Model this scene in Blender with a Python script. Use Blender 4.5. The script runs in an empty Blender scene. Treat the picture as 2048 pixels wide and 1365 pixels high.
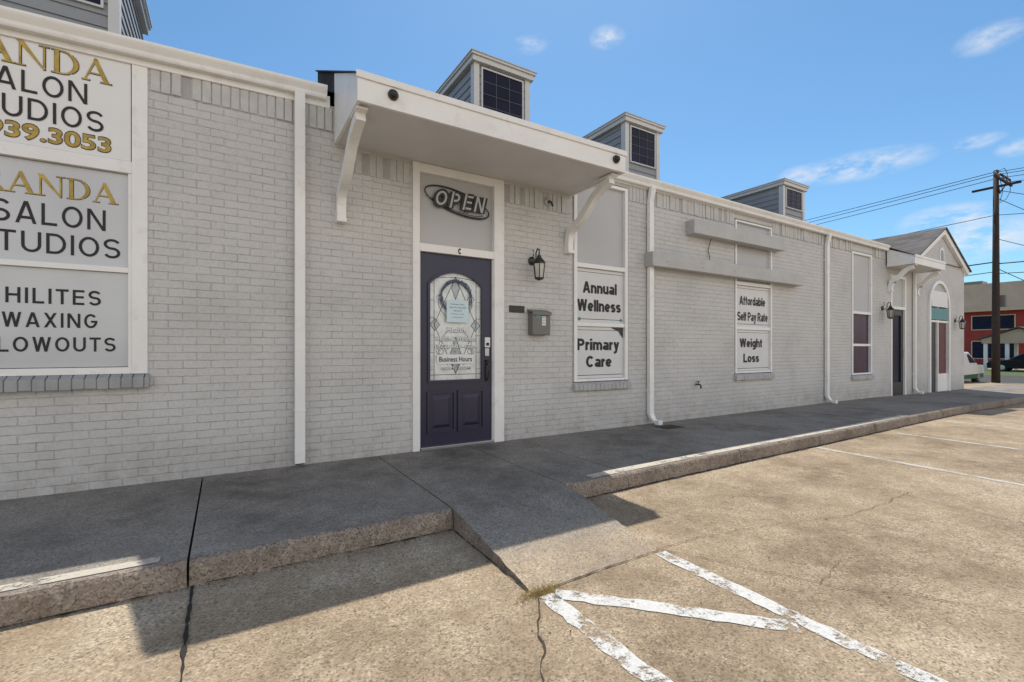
import bpy, bmesh, math, random
from mathutils import Vector, Matrix, Quaternion
random.seed(7)
scene=bpy.context.scene
col=scene.collection
ORG={}

# ---------------------------------------------------------------- helpers
def place(o,parent,origin):
    col.objects.link(o)
    origin=Vector(origin)
    if parent is not None:
        o.parent=parent
        o.location=origin-ORG[parent.name]
    else:
        o.location=origin
    ORG[o.name]=origin
def tag(o,label=None,cat=None,group=None,kind=None):
    if label: o["label"]=label
    if cat: o["category"]=cat
    if group: o["group"]=group
    if kind: o["kind"]=kind
    return o
def empty(name,loc,parent=None,**k):
    o=bpy.data.objects.new(name,None); o.empty_display_size=.1
    place(o,parent,loc); return tag(o,**k)
class MB:
    def __init__(s): s.v=[];s.f=[];s.m=[]
    def face(s,pts,m=0):
        n=len(s.v); s.v+= [tuple(p) for p in pts]; s.f.append(list(range(n,n+len(pts)))); s.m.append(m)
    def box(s,x0,x1,y0,y1,z0,z1,m=0):
        n=len(s.v)
        s.v+=[(x0,y0,z0),(x1,y0,z0),(x1,y1,z0),(x0,y1,z0),(x0,y0,z1),(x1,y0,z1),(x1,y1,z1),(x0,y1,z1)]
        for q in ((0,3,2,1),(4,5,6,7),(0,1,5,4),(1,2,6,5),(2,3,7,6),(3,0,4,7)):
            s.f.append([n+i for i in q]); s.m.append(m)
    def prism(s,A,Bp,m=0):
        n=len(s.v);k=len(A)
        s.v+=[tuple(p) for p in A]+[tuple(p) for p in Bp]
        s.f.append([n+i for i in range(k)][::-1]); s.m.append(m)
        s.f.append([n+k+i for i in range(k)]); s.m.append(m)
        for i in range(k):
            j=(i+1)%k
            s.f.append([n+i,n+j,n+k+j,n+k+i]); s.m.append(m)
    def xprism(s,yz,x0,x1,dz0=0,dz1=0,m=0):
        s.prism([(x0,y,z+dz0) for y,z in yz],[(x1,y,z+dz1) for y,z in yz],m)
    def yprism(s,xz,y0,y1,m=0):
        s.prism([(x,y0,z) for x,z in xz],[(x,y1,z) for x,z in xz],m)
    def tube(s,pts,r,seg=8,m=0,cap=True):
        pts=[Vector(p) for p in pts]; n=len(s.v); k=len(pts)
        rr=r if isinstance(r,(list,tuple)) else [r]*k
        up=Vector((0.3,0.2,1)).normalized()
        for i,p in enumerate(pts):
            t=(pts[min(i+1,k-1)]-pts[max(i-1,0)]).normalized()
            a=t.cross(up)
            if a.length<.05: a=t.cross(Vector((1,0,0)))
            a.normalize(); b=t.cross(a)
            for j in range(seg):
                an=2*math.pi*j/seg
                s.v.append(tuple(p+a*math.cos(an)*rr[i]+b*math.sin(an)*rr[i]))
        for i in range(k-1):
            for j in range(seg):
                j2=(j+1)%seg
                s.f.append([n+i*seg+j,n+i*seg+j2,n+(i+1)*seg+j2,n+(i+1)*seg+j]); s.m.append(m)
        if cap:
            s.f.append([n+j for j in range(seg)][::-1]); s.m.append(m)
            s.f.append([n+(k-1)*seg+j for j in range(seg)]); s.m.append(m)
    def lathe(s,c,prof,seg=16,m=0,axis='z'):
        n=len(s.v);k=len(prof)
        for r,h in prof:
            for j in range(seg):
                an=2*math.pi*j/seg
                if axis=='z': s.v.append((c[0]+r*math.cos(an),c[1]+r*math.sin(an),c[2]+h))
                elif axis=='y': s.v.append((c[0]+r*math.cos(an),c[1]+h,c[2]+r*math.sin(an)))
                else: s.v.append((c[0]+h,c[1]+r*math.cos(an),c[2]+r*math.sin(an)))
        for i in range(k-1):
            for j in range(seg):
                j2=(j+1)%seg
                s.f.append([n+i*seg+j,n+i*seg+j2,n+(i+1)*seg+j2,n+(i+1)*seg+j]); s.m.append(m)
        s.f.append([n+j for j in range(seg)][::-1]); s.m.append(m)
        s.f.append([n+(k-1)*seg+j for j in range(seg)]); s.m.append(m)
    def done(s,name,mats,parent=None,origin=None,bevel=0,smooth=False,fix=True,**k):
        if origin is None: origin=ORG[parent.name] if parent is not None else Vector((0,0,0))
        origin=Vector(origin)
        me=bpy.data.meshes.new(name)
        me.from_pydata([tuple(Vector(p)-origin) for p in s.v],[],s.f)
        if not isinstance(mats,(list,tuple)): mats=[mats]
        for m in mats: me.materials.append(m)
        for i,p in enumerate(me.polygons):
            p.material_index=s.m[i]; p.use_smooth=smooth
        if fix:
            bm=bmesh.new(); bm.from_mesh(me); bmesh.ops.recalc_face_normals(bm,faces=bm.faces); bm.to_mesh(me); bm.free()
        o=bpy.data.objects.new(name,me); place(o,parent,origin)
        if bevel:
            b=o.modifiers.new("bevel",'BEVEL'); b.width=bevel; b.segments=2; b.limit_method='ANGLE'; b.angle_limit=math.radians(40)
        return tag(o,**k)

def text(body,x0,x1,z0,z1,y,mat,parent,name="lettering",bold=0.0,extrude=0.0,**k):
    cu=bpy.data.curves.new("t",'FONT'); cu.body=body; cu.offset=bold; cu.size=1; cu.extrude=0; cu.resolution_u=4
    o=bpy.data.objects.new("t",cu); col.objects.link(o)
    dg=bpy.context.evaluated_depsgraph_get(); dg.update()
    me=bpy.data.meshes.new_from_object(o.evaluated_get(dg))
    bpy.data.objects.remove(o); bpy.data.curves.remove(cu)
    xs=[v.co.x for v in me.vertices]; ys=[v.co.y for v in me.vertices]
    ax,bx,ay,by=min(xs),max(xs),min(ys),max(ys)
    org=ORG[parent.name]
    for v in me.vertices:
        X=x0+(v.co.x-ax)/(bx-ax)*(x1-x0); Z=z0+(v.co.y-ay)/(by-ay)*(z1-z0)
        v.co=(X-org.x,y-org.y,Z-org.z)
    me.materials.clear(); me.materials.append(mat); me.name=name
    ob=bpy.data.objects.new(name,me); place(ob,parent,org); return tag(ob,**k)

# ---- stroke lettering (plain grotesque sans)
def arc(cx,cy,rx,ry,a0,a1,n=14):
    return [(cx+rx*math.cos(math.radians(a0+(a1-a0)*i/n)),cy+ry*math.sin(math.radians(a0+(a1-a0)*i/n))) for i in range(n+1)]
def glyph(c,t):
    h=t/2; X=.73; S=[]
    Vv=lambda x,a=0,b=1: S.append(('L',[(x,a),(x,b)]))
    Hh=lambda y,a,b: S.append(('L',[(a,y),(b,y)]))
    Pp=lambda *a: S.append(('P',)+a)
    Lp=lambda p: S.append(('L',p))
    if c==' ': return S,.26
    if c in 'Ss':
        W,T=(.68,1) if c=='S' else (.54,X); m=T*.51
        Lp(arc(W/2,(m+T-h)/2,W/2-h,(T-h-m)/2,22,270,18)[:]+arc(W/2,(m+h)/2,W/2-h,(m-h)/2,90,-158,18)[1:])
    elif c=='A': W=.76; Pp(h*1.05,0,W/2-.01,1); Pp(W-h*1.05,0,W/2+.01,1); Hh(.20+h,.2*W,.8*W)
    elif c=='L': W=.58; Vv(h); Hh(h,t,W)
    elif c in 'Oo':
        W,T=(.80,1) if c=='O' else (.60,X); Lp(arc(W/2,T/2,W/2-h,T/2-h,0,360,28))
    elif c=='N': W=.74; Vv(h); Vv(W-h); Pp(h*1.1,1,W-h*1.1,0)
    elif c=='T': W=.66; Hh(1-h,0,W); Vv(W/2,0,1-t)
    elif c=='U': W=.72; r=W/2-h; Lp([(h,1)]+arc(W/2,r+h,r,r,180,360)+[(W-h,1)])
    elif c=='D': W=.74; r=.5-h; rx=.36; Vv(h); Lp([(t,1-h)]+arc(W-h-rx,.5,rx,r,90,-90)+[(t,h)])
    elif c=='I': W=t; Vv(h)
    elif c=='l': W=t; Vv(h)
    elif c=='i': W=t; Vv(h,0,X); Vv(h,1-t*.85,1)
    elif c=='H': W=.72; Vv(h); Vv(W-h); Hh(.52,t,W-t)
    elif c=='E': W=.62; Vv(h); Hh(h,t,W); Hh(1-h,t,W); Hh(.52,t,W*.94)
    elif c=='W': W=1.02; q=h*1.05; Pp(q,1,W*.28,0); Pp(W*.5-.01,1,W*.28,0); Pp(W*.5+.01,1,W*.72,0); Pp(W-q,1,W*.72,0)
    elif c=='X': W=.72; Pp(h*1.2,0,W-h*1.2,1); Pp(W-h*1.2,0,h*1.2,1)
    elif c=='G': W=.78; Lp(arc(W/2,.5,W/2-h,.5-h,42,335,22)+[(W-h,.46)]); Hh(.46,W*.52,W)
    elif c=='C': W=.76; Lp(arc(W/2,.5,W/2-h,.5-h,42,318,22))
    elif c in 'BPR':
        W=.70; Vv(h); m=.53 if c=='B' else .47; r=(1-h-m)/2; Lp([(t,1-h)]+arc(W-h-r-.03,m+r,r,r,90,-90)+[(t,m)])
        if c=='B': r=(m-h)/2; Lp([(t,m)]+arc(W-h-r,h+r,r,r,90,-90)+[(t,h)])
        if c=='R': Pp(W-h*1.15,0,W*.50,m)
    elif c=='a': W=.58; Lp(arc(W/2,X-.2,W/2-h,.2-h,155,0,10)+[(W-h,0)]); Lp(arc(W/2-.015,.22,W/2-h-.015,.22-h,0,360,20))
    elif c in 'nh':
        W=.58; Vv(h,0,X if c=='n' else 1); r=W/2-h; Lp(arc(W/2,X-h-r,r,r,170,0,10)+[(W-h,0)])
    elif c=='u': W=.58; Vv(W-h,0,X); r=W/2-h; Lp([(h,X)]+arc(W/2,h+r,r,r,180,350,10))
    elif c=='m': W=.9; Vv(h,0,X); r=(W/2-h)/2
    elif c=='e': W=.60; Lp([(t,X*.49),(W-h,X*.49)]); Lp(arc(W/2,X/2,W/2-h,X/2-h,0,318,22))
    elif c=='r': W=.38; Vv(h,0,X); Lp(arc(W,X-h-.26,W-h,.26,170,95,8))
    elif c=='y': W=.58; Pp(h*1.1,X,W/2+.01,.02); Pp(W-h*1.1,X,W/2-.075,-.26); Hh(-.22,.04,W/2-.08)
    elif c=='d': W=.60; Vv(W-h); Lp(arc(W/2-.01,X/2,W/2-h-.01,X/2-h,0,360,24))
    elif c=='b': W=.60; Vv(h); Lp(arc(W/2+.01,X/2,W/2-h-.01,X/2-h,0,360,24))
    elif c=='g': W=.60; Lp(arc(W/2-.01,X/2,W/2-h-.01,X/2-h,0,360,24)); Lp([(W-h,X)]+arc(W/2,-.02,W/2-h,.26-h,0,-150,10))
    elif c=='f': W=.38; Lp([(.06+h,0),(.06+h,.80)]+arc(.06+h+.16,.80,.16,.2-h,180,95,6)[1:]); Hh(X-h,0,W-.02)
    elif c=='t': W=.36; Lp([(.06+h,X+.2),(.06+h,.2)]+arc(.06+h+.15,.2,.15,.2-h,180,275,6)[1:]); Hh(X-h,0,W)
    else: W=.5
    if c=='m':
        for k in (0,1):
            x0=h+k*2*r; Lp(arc(x0+r,X-h-r*1.1,r,r*1.1,172,0,10)+[(x0+2*r,0)])
    return S,W
def strokes(body,x0,x1,z0,z1,y,mat,parent,t=.2,gap=.12,name="lettering",shear=0,ref=None,thick=0):
    tl=ref or t; adv=0; lay=[]
    for c in body:
        S,W=glyph(c,tl); lay.append((adv,S,W)); adv+=W+(gap if c!=' ' else 0)
    adv-=gap; sx=(x1-x0)/adv; sz=z1-z0; b=MB(); k=0
    for ax,S,W in lay:
        for st in S:
            k+=1; yy=y-.00007*(k%9)
            def put(pts):
                Q=[(x0+(ax+px+shear*(pz-.5))*sx,yy,z0+pz*sz) for px,pz in pts]
                if thick: b.prism(Q,[(q[0],q[1]-thick,q[2]) for q in Q])
                else: b.face(Q)
            if st[0]=='P':
                _,xa,ya,xb,yb=st; hw=t/2*math.hypot(xb-xa,yb-ya)/abs(yb-ya)
                put([(xa-hw,ya),(xa+hw,ya),(xb+hw,yb),(xb-hw,yb)])
            else:
                P=[Vector(p) for p in st[1]]; O=[];I=[]; closed=(P[0]-P[-1]).length<1e-4
                for i,p in enumerate(P):
                    if closed: a=P[i-1] if i>0 else P[-2]; c2=P[i+1] if i<len(P)-1 else P[1]; t1=(p-a).normalized(); t2=(c2-p).normalized()
                    else:
                        t1=(p-P[i-1]).normalized() if i>0 else (P[1]-p).normalized(); t2=(P[i+1]-p).normalized() if i<len(P)-1 else t1
                    n1=Vector((-t1.y,t1.x)); n2=Vector((-t2.y,t2.x)); n=(n1+n2)
                    if n.length<1e-3: n=n1
                    n.normalize(); w=t/2/max(.6,n.dot(n1)); O.append(p+n*w); I.append(p-n*w)
                for i in range(len(P)-1): put([O[i],O[i+1],I[i+1],I[i]])
    b.done(name,mat,parent,fix=bool(thick))

# ---------------------------------------------------------------- materials
def newmat(name):
    m=bpy.data.materials.new(name); m.use_nodes=True; nt=m.node_tree; nt.nodes.clear()
    out=nt.nodes.new('ShaderNodeOutputMaterial'); p=nt.nodes.new('ShaderNodeBsdfPrincipled')
    nt.links.new(p.outputs[0],out.inputs[0]); return m,nt,p,out
def nd(nt,t,**kw):
    n=nt.nodes.new(t)
    for a,b in kw.items(): setattr(n,a,b)
    return n
def noise(nt,vec,scale,detail=4,rough=.5):
    n=nd(nt,'ShaderNodeTexNoise'); n.inputs['Scale'].default_value=scale; n.inputs['Detail'].default_value=detail; n.inputs['Roughness'].default_value=rough
    nt.links.new(vec,n.inputs['Vector']); return n.outputs['Fac']
def ramp(nt,fac,stops):
    r=nd(nt,'ShaderNodeValToRGB'); e=r.color_ramp.elements
    while len(e)<len(stops): e.new(.5)
    for i,(p,c) in enumerate(stops):
        e[i].position=p; e[i].color=(c,c,c,1) if not isinstance(c,tuple) else (*c,1)
    nt.links.new(fac,r.inputs[0]); return r.outputs[0]
def mix(nt,fac,a,b,mode='MIX'):
    n=nd(nt,'ShaderNodeMix',data_type='RGBA',blend_type=mode)
    for v,i in ((fac,0),(a,6),(b,7)):
        if isinstance(v,(int,float)): n.inputs[i].default_value=v
        elif isinstance(v,tuple): n.inputs[i].default_value=(*v,1)
        else: nt.links.new(v,n.inputs[i])
    return n.outputs[2]
def bump(nt,h,p,strength=.3,dist=.01,prev=None):
    b=nd(nt,'ShaderNodeBump'); b.inputs['Strength'].default_value=strength; b.inputs['Distance'].default_value=dist
    nt.links.new(h,b.inputs['Height'])
    if prev: nt.links.new(prev,b.inputs['Normal'])
    nt.links.new(b.outputs[0],p.inputs['Normal']); return b.outputs[0]
def mathn(nt,op,a,b=None,c=None,clamp=False):
    n=nd(nt,'ShaderNodeMath',operation=op,use_clamp=clamp)
    for i,v in enumerate((a,b,c)):
        if v is None: continue
        if isinstance(v,(int,float)): n.inputs[i].default_value=v
        else: nt.links.new(v,n.inputs[i])
    return n.outputs[0]
def paint(name,c,rough=.5,var=.08,scale=3,metal=0,bs=.0,spec=.5,dirt=None):
    m,nt,p,o=newmat(name)
    g=nd(nt,'ShaderNodeNewGeometry').outputs['Position']
    n1=noise(nt,g,scale,4,.6)
    k=ramp(nt,n1,[(.3,1-var),(.7,1.0)])
    cc=mix(nt,1.0,tuple(c),k,'MULTIPLY')
    if dirt:
        cc=mix(nt,ramp(nt,noise(nt,g,scale*2.3,5,.7),[(.54,0.0),(.78,.6)]),cc,dirt)
    nt.links.new(cc,p.inputs['Base Color']); p.inputs['Roughness'].default_value=rough; p.inputs['Metallic'].default_value=metal
    p.inputs['Specular IOR Level'].default_value=spec
    if bs: bump(nt,noise(nt,g,scale*18,2),p,bs,.003)
    return m
def concrete(name,c1,c2,speck=.5,stain=(.1,.09,.08),stainamt=.5,sc=1.0,pale=None,peb=.5,sunlit_tip=None):
    m,nt,p,o=newmat(name)
    g=nd(nt,'ShaderNodeNewGeometry').outputs['Position']
    big=noise(nt,g,.6*sc,4,.62); mid=noise(nt,g,3.3*sc,5,.7); med=noise(nt,g,19,5,.9)
    base=mix(nt,ramp(nt,mid,[(.32,0.0),(.68,1.0)]),c1,c2)
    if sunlit_tip:   # sunlit tan of the lower ramp, painted into the base colour
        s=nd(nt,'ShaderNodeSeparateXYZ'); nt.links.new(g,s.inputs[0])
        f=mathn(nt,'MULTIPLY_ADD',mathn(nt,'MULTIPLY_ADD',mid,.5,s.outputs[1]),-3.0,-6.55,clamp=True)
        base=mix(nt,f,base,sunlit_tip)
    base=mix(nt,mathn(nt,'MULTIPLY',ramp(nt,big,[(.44,0.0),(.66,stainamt)]),ramp(nt,mid,[(.3,1.0),(.65,.35)])),base,stain)
    if pale: base=mix(nt,mathn(nt,'MULTIPLY',ramp(nt,big,[(.32,.7),(.46,0.0)]),ramp(nt,mid,[(.4,.2),(.6,1.0)])),base,pale)
    v=nd(nt,'ShaderNodeTexVoronoi'); v.inputs['Scale'].default_value=118; nt.links.new(g,v.inputs['Vector'])
    vs=nd(nt,'ShaderNodeSeparateColor'); nt.links.new(v.outputs['Color'],vs.inputs[0])
    wear=ramp(nt,mid,[(.3,.5),(.62,1.0)])
    sp=ramp(nt,vs.outputs[0],[(.0,1-peb),(.22,1-peb*.35),(.5,1.0),(.85,1+peb*.25),(1.0,1+peb*.9)])
    base=mix(nt,wear,base,mix(nt,1.0,base,sp,'MULTIPLY'))
    base=mix(nt,1.0,base,ramp(nt,med,[(.30,1-speck*.85),(.43,1.0),(.6,1.0),(.75,1+speck*.35)]),'MULTIPLY')
    nt.links.new(base,p.inputs['Base Color']); p.inputs['Roughness'].default_value=.9; p.inputs['Specular IOR Level'].default_value=.2
    bump(nt,mathn(nt,'ADD',vs.outputs[0],med),p,.5,.007)
    return m
def brickmat():
    m,nt,p,o=newmat("painted_brick")
    g=nd(nt,'ShaderNodeNewGeometry').outputs['Position']
    s=nd(nt,'ShaderNodeSeparateXYZ'); nt.links.new(g,s.inputs[0])
    wob=noise(nt,g,11,2)
    cx=mathn(nt,'ADD',mathn(nt,'ADD',s.outputs[0],s.outputs[1]),mathn(nt,'MULTIPLY',wob,.015))
    cz=mathn(nt,'MULTIPLY_ADD',wob,.014,s.outputs[2])
    c=nd(nt,'ShaderNodeCombineXYZ'); nt.links.new(cx,c.inputs[0]); nt.links.new(cz,c.inputs[1])
    b=nd(nt,'ShaderNodeTexBrick'); nt.links.new(c.outputs[0],b.inputs['Vector'])
    b.inputs['Scale'].default_value=1; b.inputs['Brick Width'].default_value=.206; b.inputs['Row Height'].default_value=.0695
    b.inputs['Mortar Size'].default_value=.0052; b.inputs['Mortar Smooth'].default_value=1.0; b.offset=.5
    b.inputs['Color1'].default_value=(.0,.0,.0,1); b.inputs['Color2'].default_value=(1,1,1,1); b.inputs['Mortar'].default_value=(.5,.5,.5,1)
    per=ramp(nt,b.outputs['Color'],[(0,(.572,.562,.546)),(.5,(.582,.572,.556)),(1,(.594,.584,.567))])
    big=noise(nt,g,1.0,4,.65); rough=noise(nt,g,34,4,.88)
    per=mix(nt,1.0,per,ramp(nt,big,[(.3,.86),(.5,1.0),(.7,1.05)]),'MULTIPLY')
    per=mix(nt,1.0,per,ramp(nt,rough,[(.25,.76),(.5,1.0),(.75,1.08)]),'MULTIPLY')
    med=noise(nt,g,4.5,5,.8)
    mk=mathn(nt,'MULTIPLY',b.outputs['Fac'],ramp(nt,med,[(.38,.05),(.52,.22),(.66,.72)]))
    cc=mix(nt,mk,per,(.35,.333,.31))
    y=mathn(nt,'MULTIPLY',ramp(nt,noise(nt,g,19,4,.8),[(.55,0.0),(.70,.55)]),ramp(nt,big,[(.40,.2),(.58,1.0)]))
    cc=mix(nt,y,cc,(.50,.44,.33))
    chip=ramp(nt,rough,[(.64,0.0),(.70,.65)])
    cc=mix(nt,chip,cc,(.29,.265,.235))
    low=nd(nt,'ShaderNodeMapRange'); nt.links.new(s.outputs[2],low.inputs[0]); low.inputs[1].default_value=.0; low.inputs[2].default_value=.45; low.inputs[3].default_value=1; low.inputs[4].default_value=0
    gr=mathn(nt,'MULTIPLY',low.outputs[0],ramp(nt,med,[(.40,.15),(.7,.8)]))
    cc=mix(nt,gr,cc,(.30,.28,.25))
    nt.links.new(cc,p.inputs['Base Color']); p.inputs['Roughness'].default_value=.65; p.inputs['Specular IOR Level'].default_value=.25
    inv=mathn(nt,'MULTIPLY_ADD',rough,.8,mathn(nt,'SUBTRACT',1.0,mathn(nt,'MULTIPLY',b.outputs['Fac'],ramp(nt,med,[(.32,.30),(.55,.85)]))))
    bump(nt,inv,p,.85,.007)
    return m
def glassmat(name,c=(.02,.025,.03),rough=.05,spec=.8):
    m,nt,p,o=newmat(name)
    g=nd(nt,'ShaderNodeNewGeometry').outputs['Position']
    k=mix(nt,ramp(nt,noise(nt,g,2.5,2),[(.35,0.0),(.7,1.0)]),tuple(c),tuple(x*1.8 for x in c))
    nt.links.new(k,p.inputs['Base Color']); p.inputs['Roughness'].default_value=rough; p.inputs['Specular IOR Level'].default_value=spec; return m
def wornpaint(name,c,lo=.60,amax=.92,soft=.08):
    m,nt,p,o=newmat(name)
    g=nd(nt,'ShaderNodeNewGeometry').outputs['Position']
    n1=noise(nt,g,24,6,.9); n2=noise(nt,g,3.5,2,.5)
    f=mathn(nt,'ADD',n1,mathn(nt,'MULTIPLY',n2,.6))
    a=ramp(nt,f,[(lo,0.0),(lo+soft,amax)])
    k=mix(nt,noise(nt,g,60,2),tuple(x*.6 for x in c),tuple(c)); nt.links.new(k,p.inputs['Base Color']); p.inputs['Roughness'].default_value=.8
    t=nd(nt,'ShaderNodeBsdfTransparent'); mx=nd(nt,'ShaderNodeMixShader')
    nt.links.new(a,mx.inputs[0]); nt.links.new(t.outputs[0],mx.inputs[1]); nt.links.new(p.outputs[0],mx.inputs[2]); nt.links.new(mx.outputs[0],o.inputs[0]); return m
def shinglemat(name,c):
    m,nt,p,o=newmat(name)
    g=nd(nt,'ShaderNodeNewGeometry').outputs['Position']
    s=nd(nt,'ShaderNodeSeparateXYZ'); nt.links.new(g,s.inputs[0])
    cc=nd(nt,'ShaderNodeCombineXYZ'); nt.links.new(mathn(nt,'ADD',s.outputs[0],s.outputs[1]),cc.inputs[0]); nt.links.new(mathn(nt,'MULTIPLY',s.outputs[2],2.0),cc.inputs[1])
    b=nd(nt,'ShaderNodeTexBrick'); nt.links.new(cc.outputs[0],b.inputs['Vector']); b.inputs['Scale'].default_value=1; b.inputs['Brick Width'].default_value=.3; b.inputs['Row Height'].default_value=.14; b.inputs['Mortar Size'].default_value=.006
    b.inputs['Color1'].default_value=(*[x*.7 for x in c],1); b.inputs['Color2'].default_value=(*[x*1.3 for x in c],1); b.inputs['Mortar'].default_value=(*[x*.4 for x in c],1)
    k=mix(nt,1.0,b.outputs['Color'],ramp(nt,noise(nt,g,90,2),[(.3,.6),(.7,1.3)]),'MULTIPLY')
    nt.links.new(k,p.inputs['Base Color']); p.inputs['Roughness'].default_value=.95; return m

M={}
M['brick']=brickmat()
M['soldier']=paint("painted_soldier_brick",(.575,.565,.548),.65,.18,9,bs=.5)
M['soldier_dark']=paint("worn_soldier_brick",(.44,.43,.42),.7,.2,9)
M['white']=paint("white_trim_paint",(.86,.85,.825),.45,.08,2.2,dirt=(.58,.55,.50))
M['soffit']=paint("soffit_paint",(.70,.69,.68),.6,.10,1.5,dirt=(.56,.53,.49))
M['panel']=paint("grey_panel_paint",(.49,.49,.495),.5,.07,1.2)
M['beam']=paint("grey_beam_paint",(.50,.49,.475),.55,.15,3,bs=.3,dirt=(.36,.34,.32))
M['siding']=paint("grey_siding_paint",(.31,.325,.34),.55,.12,3)
M['dtrim']=paint("light_trim_paint",(.66,.655,.64),.5,.1,3)
M['shingle']=shinglemat("roof_shingles",(.05,.047,.045))
M['shingle2']=shinglemat("grey_brown_roof_shingles",(.12,.11,.105))
M['sill']=paint("grey_sill_brick",(.38,.39,.385),.7,.25,7,bs=.5)
M['sill2']=paint("light_sill_brick",(.48,.475,.465),.7,.2,7,bs=.4)
M['glass']=glassmat("window_glass",(.02,.022,.03))
M['bglass']=glassmat("dormer_glass",(.007,.009,.026),.3,.12)
M['muntin']=paint("dark_window_muntins",(.07,.075,.10),.5,.1,3)
M['sign']=paint("sign_vinyl",(.80,.80,.795),.4,.07,1.5,spec=.3)
M['sign3']=paint("grey_white_sign_vinyl",(.70,.70,.70),.4,.09,2.2,spec=.3)
M['sign2']=paint("sun_aged_sign_vinyl",(.56,.57,.585),.12,.16,1.2,spec=.9)
M['ink']=paint("black_ink",(.025,.025,.028),.5,.1,3,spec=.3)
M['gold']=paint("gold_ink",(.58,.41,.09),.5,.5,14,spec=.3)
M['door']=paint("dark_violet_door_paint",(.030,.027,.058),.33,.15,3)
M['doorred']=paint("dark_red_door_paint",(.11,.012,.02),.4,.15,3)
M['black']=paint("black_metal",(.02,.02,.02),.4,.1,5)
M['bronze']=paint("bronze_metal",(.09,.07,.05),.45,.2,8,metal=.4)
M['greybox']=paint("mailbox_metal",(.17,.16,.145),.45,.1,6)
M['lampglass']=glassmat("lantern_glass",(.35,.34,.30),.2)
M['lead']=paint("lead_came",(.07,.07,.08),.4,.1,5,metal=.3)
M['frost']=paint("frosted_leaded_glass",(.80,.82,.80),.12,.28,11,bs=.15,spec=.9)
M['bevelglass']=paint("bevelled_glass_pieces",(.50,.55,.57),.08,.5,22,spec=1)
M['wreath']=paint("blue_grey_wreath",(.13,.17,.24),.6,.5,30)
M['paper']=paint("paper",(.62,.76,.80),.6,.04,5)
M['etch']=paint("white_vinyl_letters",(.84,.85,.85),.5,.1,15)
M['etchdark']=paint("vinyl_letter_shadow",(.22,.24,.25),.5,.2,15)
M['steel']=paint("steel",(.5,.5,.5),.3,.1,5,metal=.8)
M['teal']=paint("teal_banner",(.10,.28,.29),.5,.1,2)
M['walk']=concrete("sidewalk_concrete",(.245,.220,.188),(.325,.294,.252),.7,(.115,.103,.09),.9,1.1,None,.5,sunlit_tip=(.43,.345,.245))
M['kerb']=concrete("kerb_concrete",(.255,.205,.165),(.335,.28,.225),.8,(.11,.09,.07),.7,2.5,None,.65)
M['kerbtop']=wornpaint("painted_kerb_sunlight",(.68,.62,.52),.66)  # patchy pale colour standing in for sun on the kerb top
M['lot']=concrete("parking_lot_concrete",(.320,.243,.160),(.430,.342,.240),.8,(.165,.120,.078),.95,1.15,(.48,.41,.31),.55)
M['line']=wornpaint("worn_white_line_paint",(.78,.77,.73),.72)
M['line2']=wornpaint("faded_white_line_paint",(.78,.75,.68),.64,.75,.22)
M['crack']=paint("crack_dirt",(.07,.052,.035),.95,.3,20)
M['gap']=paint("joint_dirt",(.03,.026,.022),.95,.3,20)
M['grass']=paint("mown_grass",(.09,.13,.035),.95,.4,1.5,bs=.6)
M['field']=paint("dry_ground",(.20,.17,.12),.95,.3,.2)
M['road']=concrete("asphalt",(.07,.068,.065),(.10,.097,.09),.4)
M['dry']=paint("dry_grass_blades",(.46,.33,.11),.9,.4,30)
M['leaf']=paint("dead_leaf_litter",(.12,.075,.04),.9,.5,30)
M['wood']=paint("creosoted_wood",(.05,.032,.024),.85,.4,5,bs=.6)
M['wire']=paint("cable_rubber",(.015,.015,.015),.6,.1,2)
M['redwall']=paint("red_brick_wall",(.30,.04,.03),.8,.25,1.5)
M['tan']=paint("tan_stucco",(.52,.41,.30),.85,.15,1)
M['carwhite']=paint("white_car_paint",(.72,.72,.72),.25,.03,1)
M['cargreen']=paint("green_car_stripe",(.02,.10,.05),.3,.05,1)
M['carblack']=paint("dark_car_paint",(.010,.010,.012),.5,.05,1,spec=.2)
M['rubber']=paint("tyre_rubber",(.02,.02,.02),.85,.1,5)
M['red']=paint("tail_lamp_red",(.4,.01,.01),.3,.1,5)
M['lampw']=paint("head_lamp",(.7,.7,.65),.2,.1,5)
M['pglass']=glassmat("purple_tinted_glass",(.035,.012,.035),.3,.3)

# ---------------------------------------------------------------- ground
BR=[-1500,-30,12,19.3,33,45,60,80,1500]
def lerp(P,x):
    for (a,za),(b,zb) in zip(P,P[1:]):
        if a<=x<=b: return za+(zb-za)*(x-a)/(b-a)
def zg(x): return lerp([(-1e5,-.14),(12,-.14),(19.3,-.22),(33,-.56),(45,-.66),(60,-.6),(80,-.5),(1e5,-.5)],x)
def sheet(name,x0,x1,y0,y1,off,mat,label):
    xs=sorted(set([x0,x1]+[b for b in BR if x0<b<x1])); b=MB()
    for a,c in zip(xs,xs[1:]):
        b.face([(a,y0,zg(a)+off),(c,y0,zg(c)+off),(c,y1,zg(c)+off),(a,y1,zg(a)+off)])
    return b.done(name,mat,fix=False,kind="structure",label=label)
sheet("ground",-1500,1500,-1500,1500,-.012,M['field'],"dry ground reaching the horizon")
sheet("parking_lot",-30,34,-30,25,0,M['lot'],"worn tan concrete parking lot beside the building")
sheet("road",34,46,-300,300,-.004,M['road'],"asphalt street beyond the parking lot")
sheet("grass_verge",46,58,-300,300,.0,M['grass'],"mown grass strip beside the street")
sheet("far_parking_lot",58,110,-200,200,.0,M['lot'],"pale concrete lot across the street")

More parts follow.
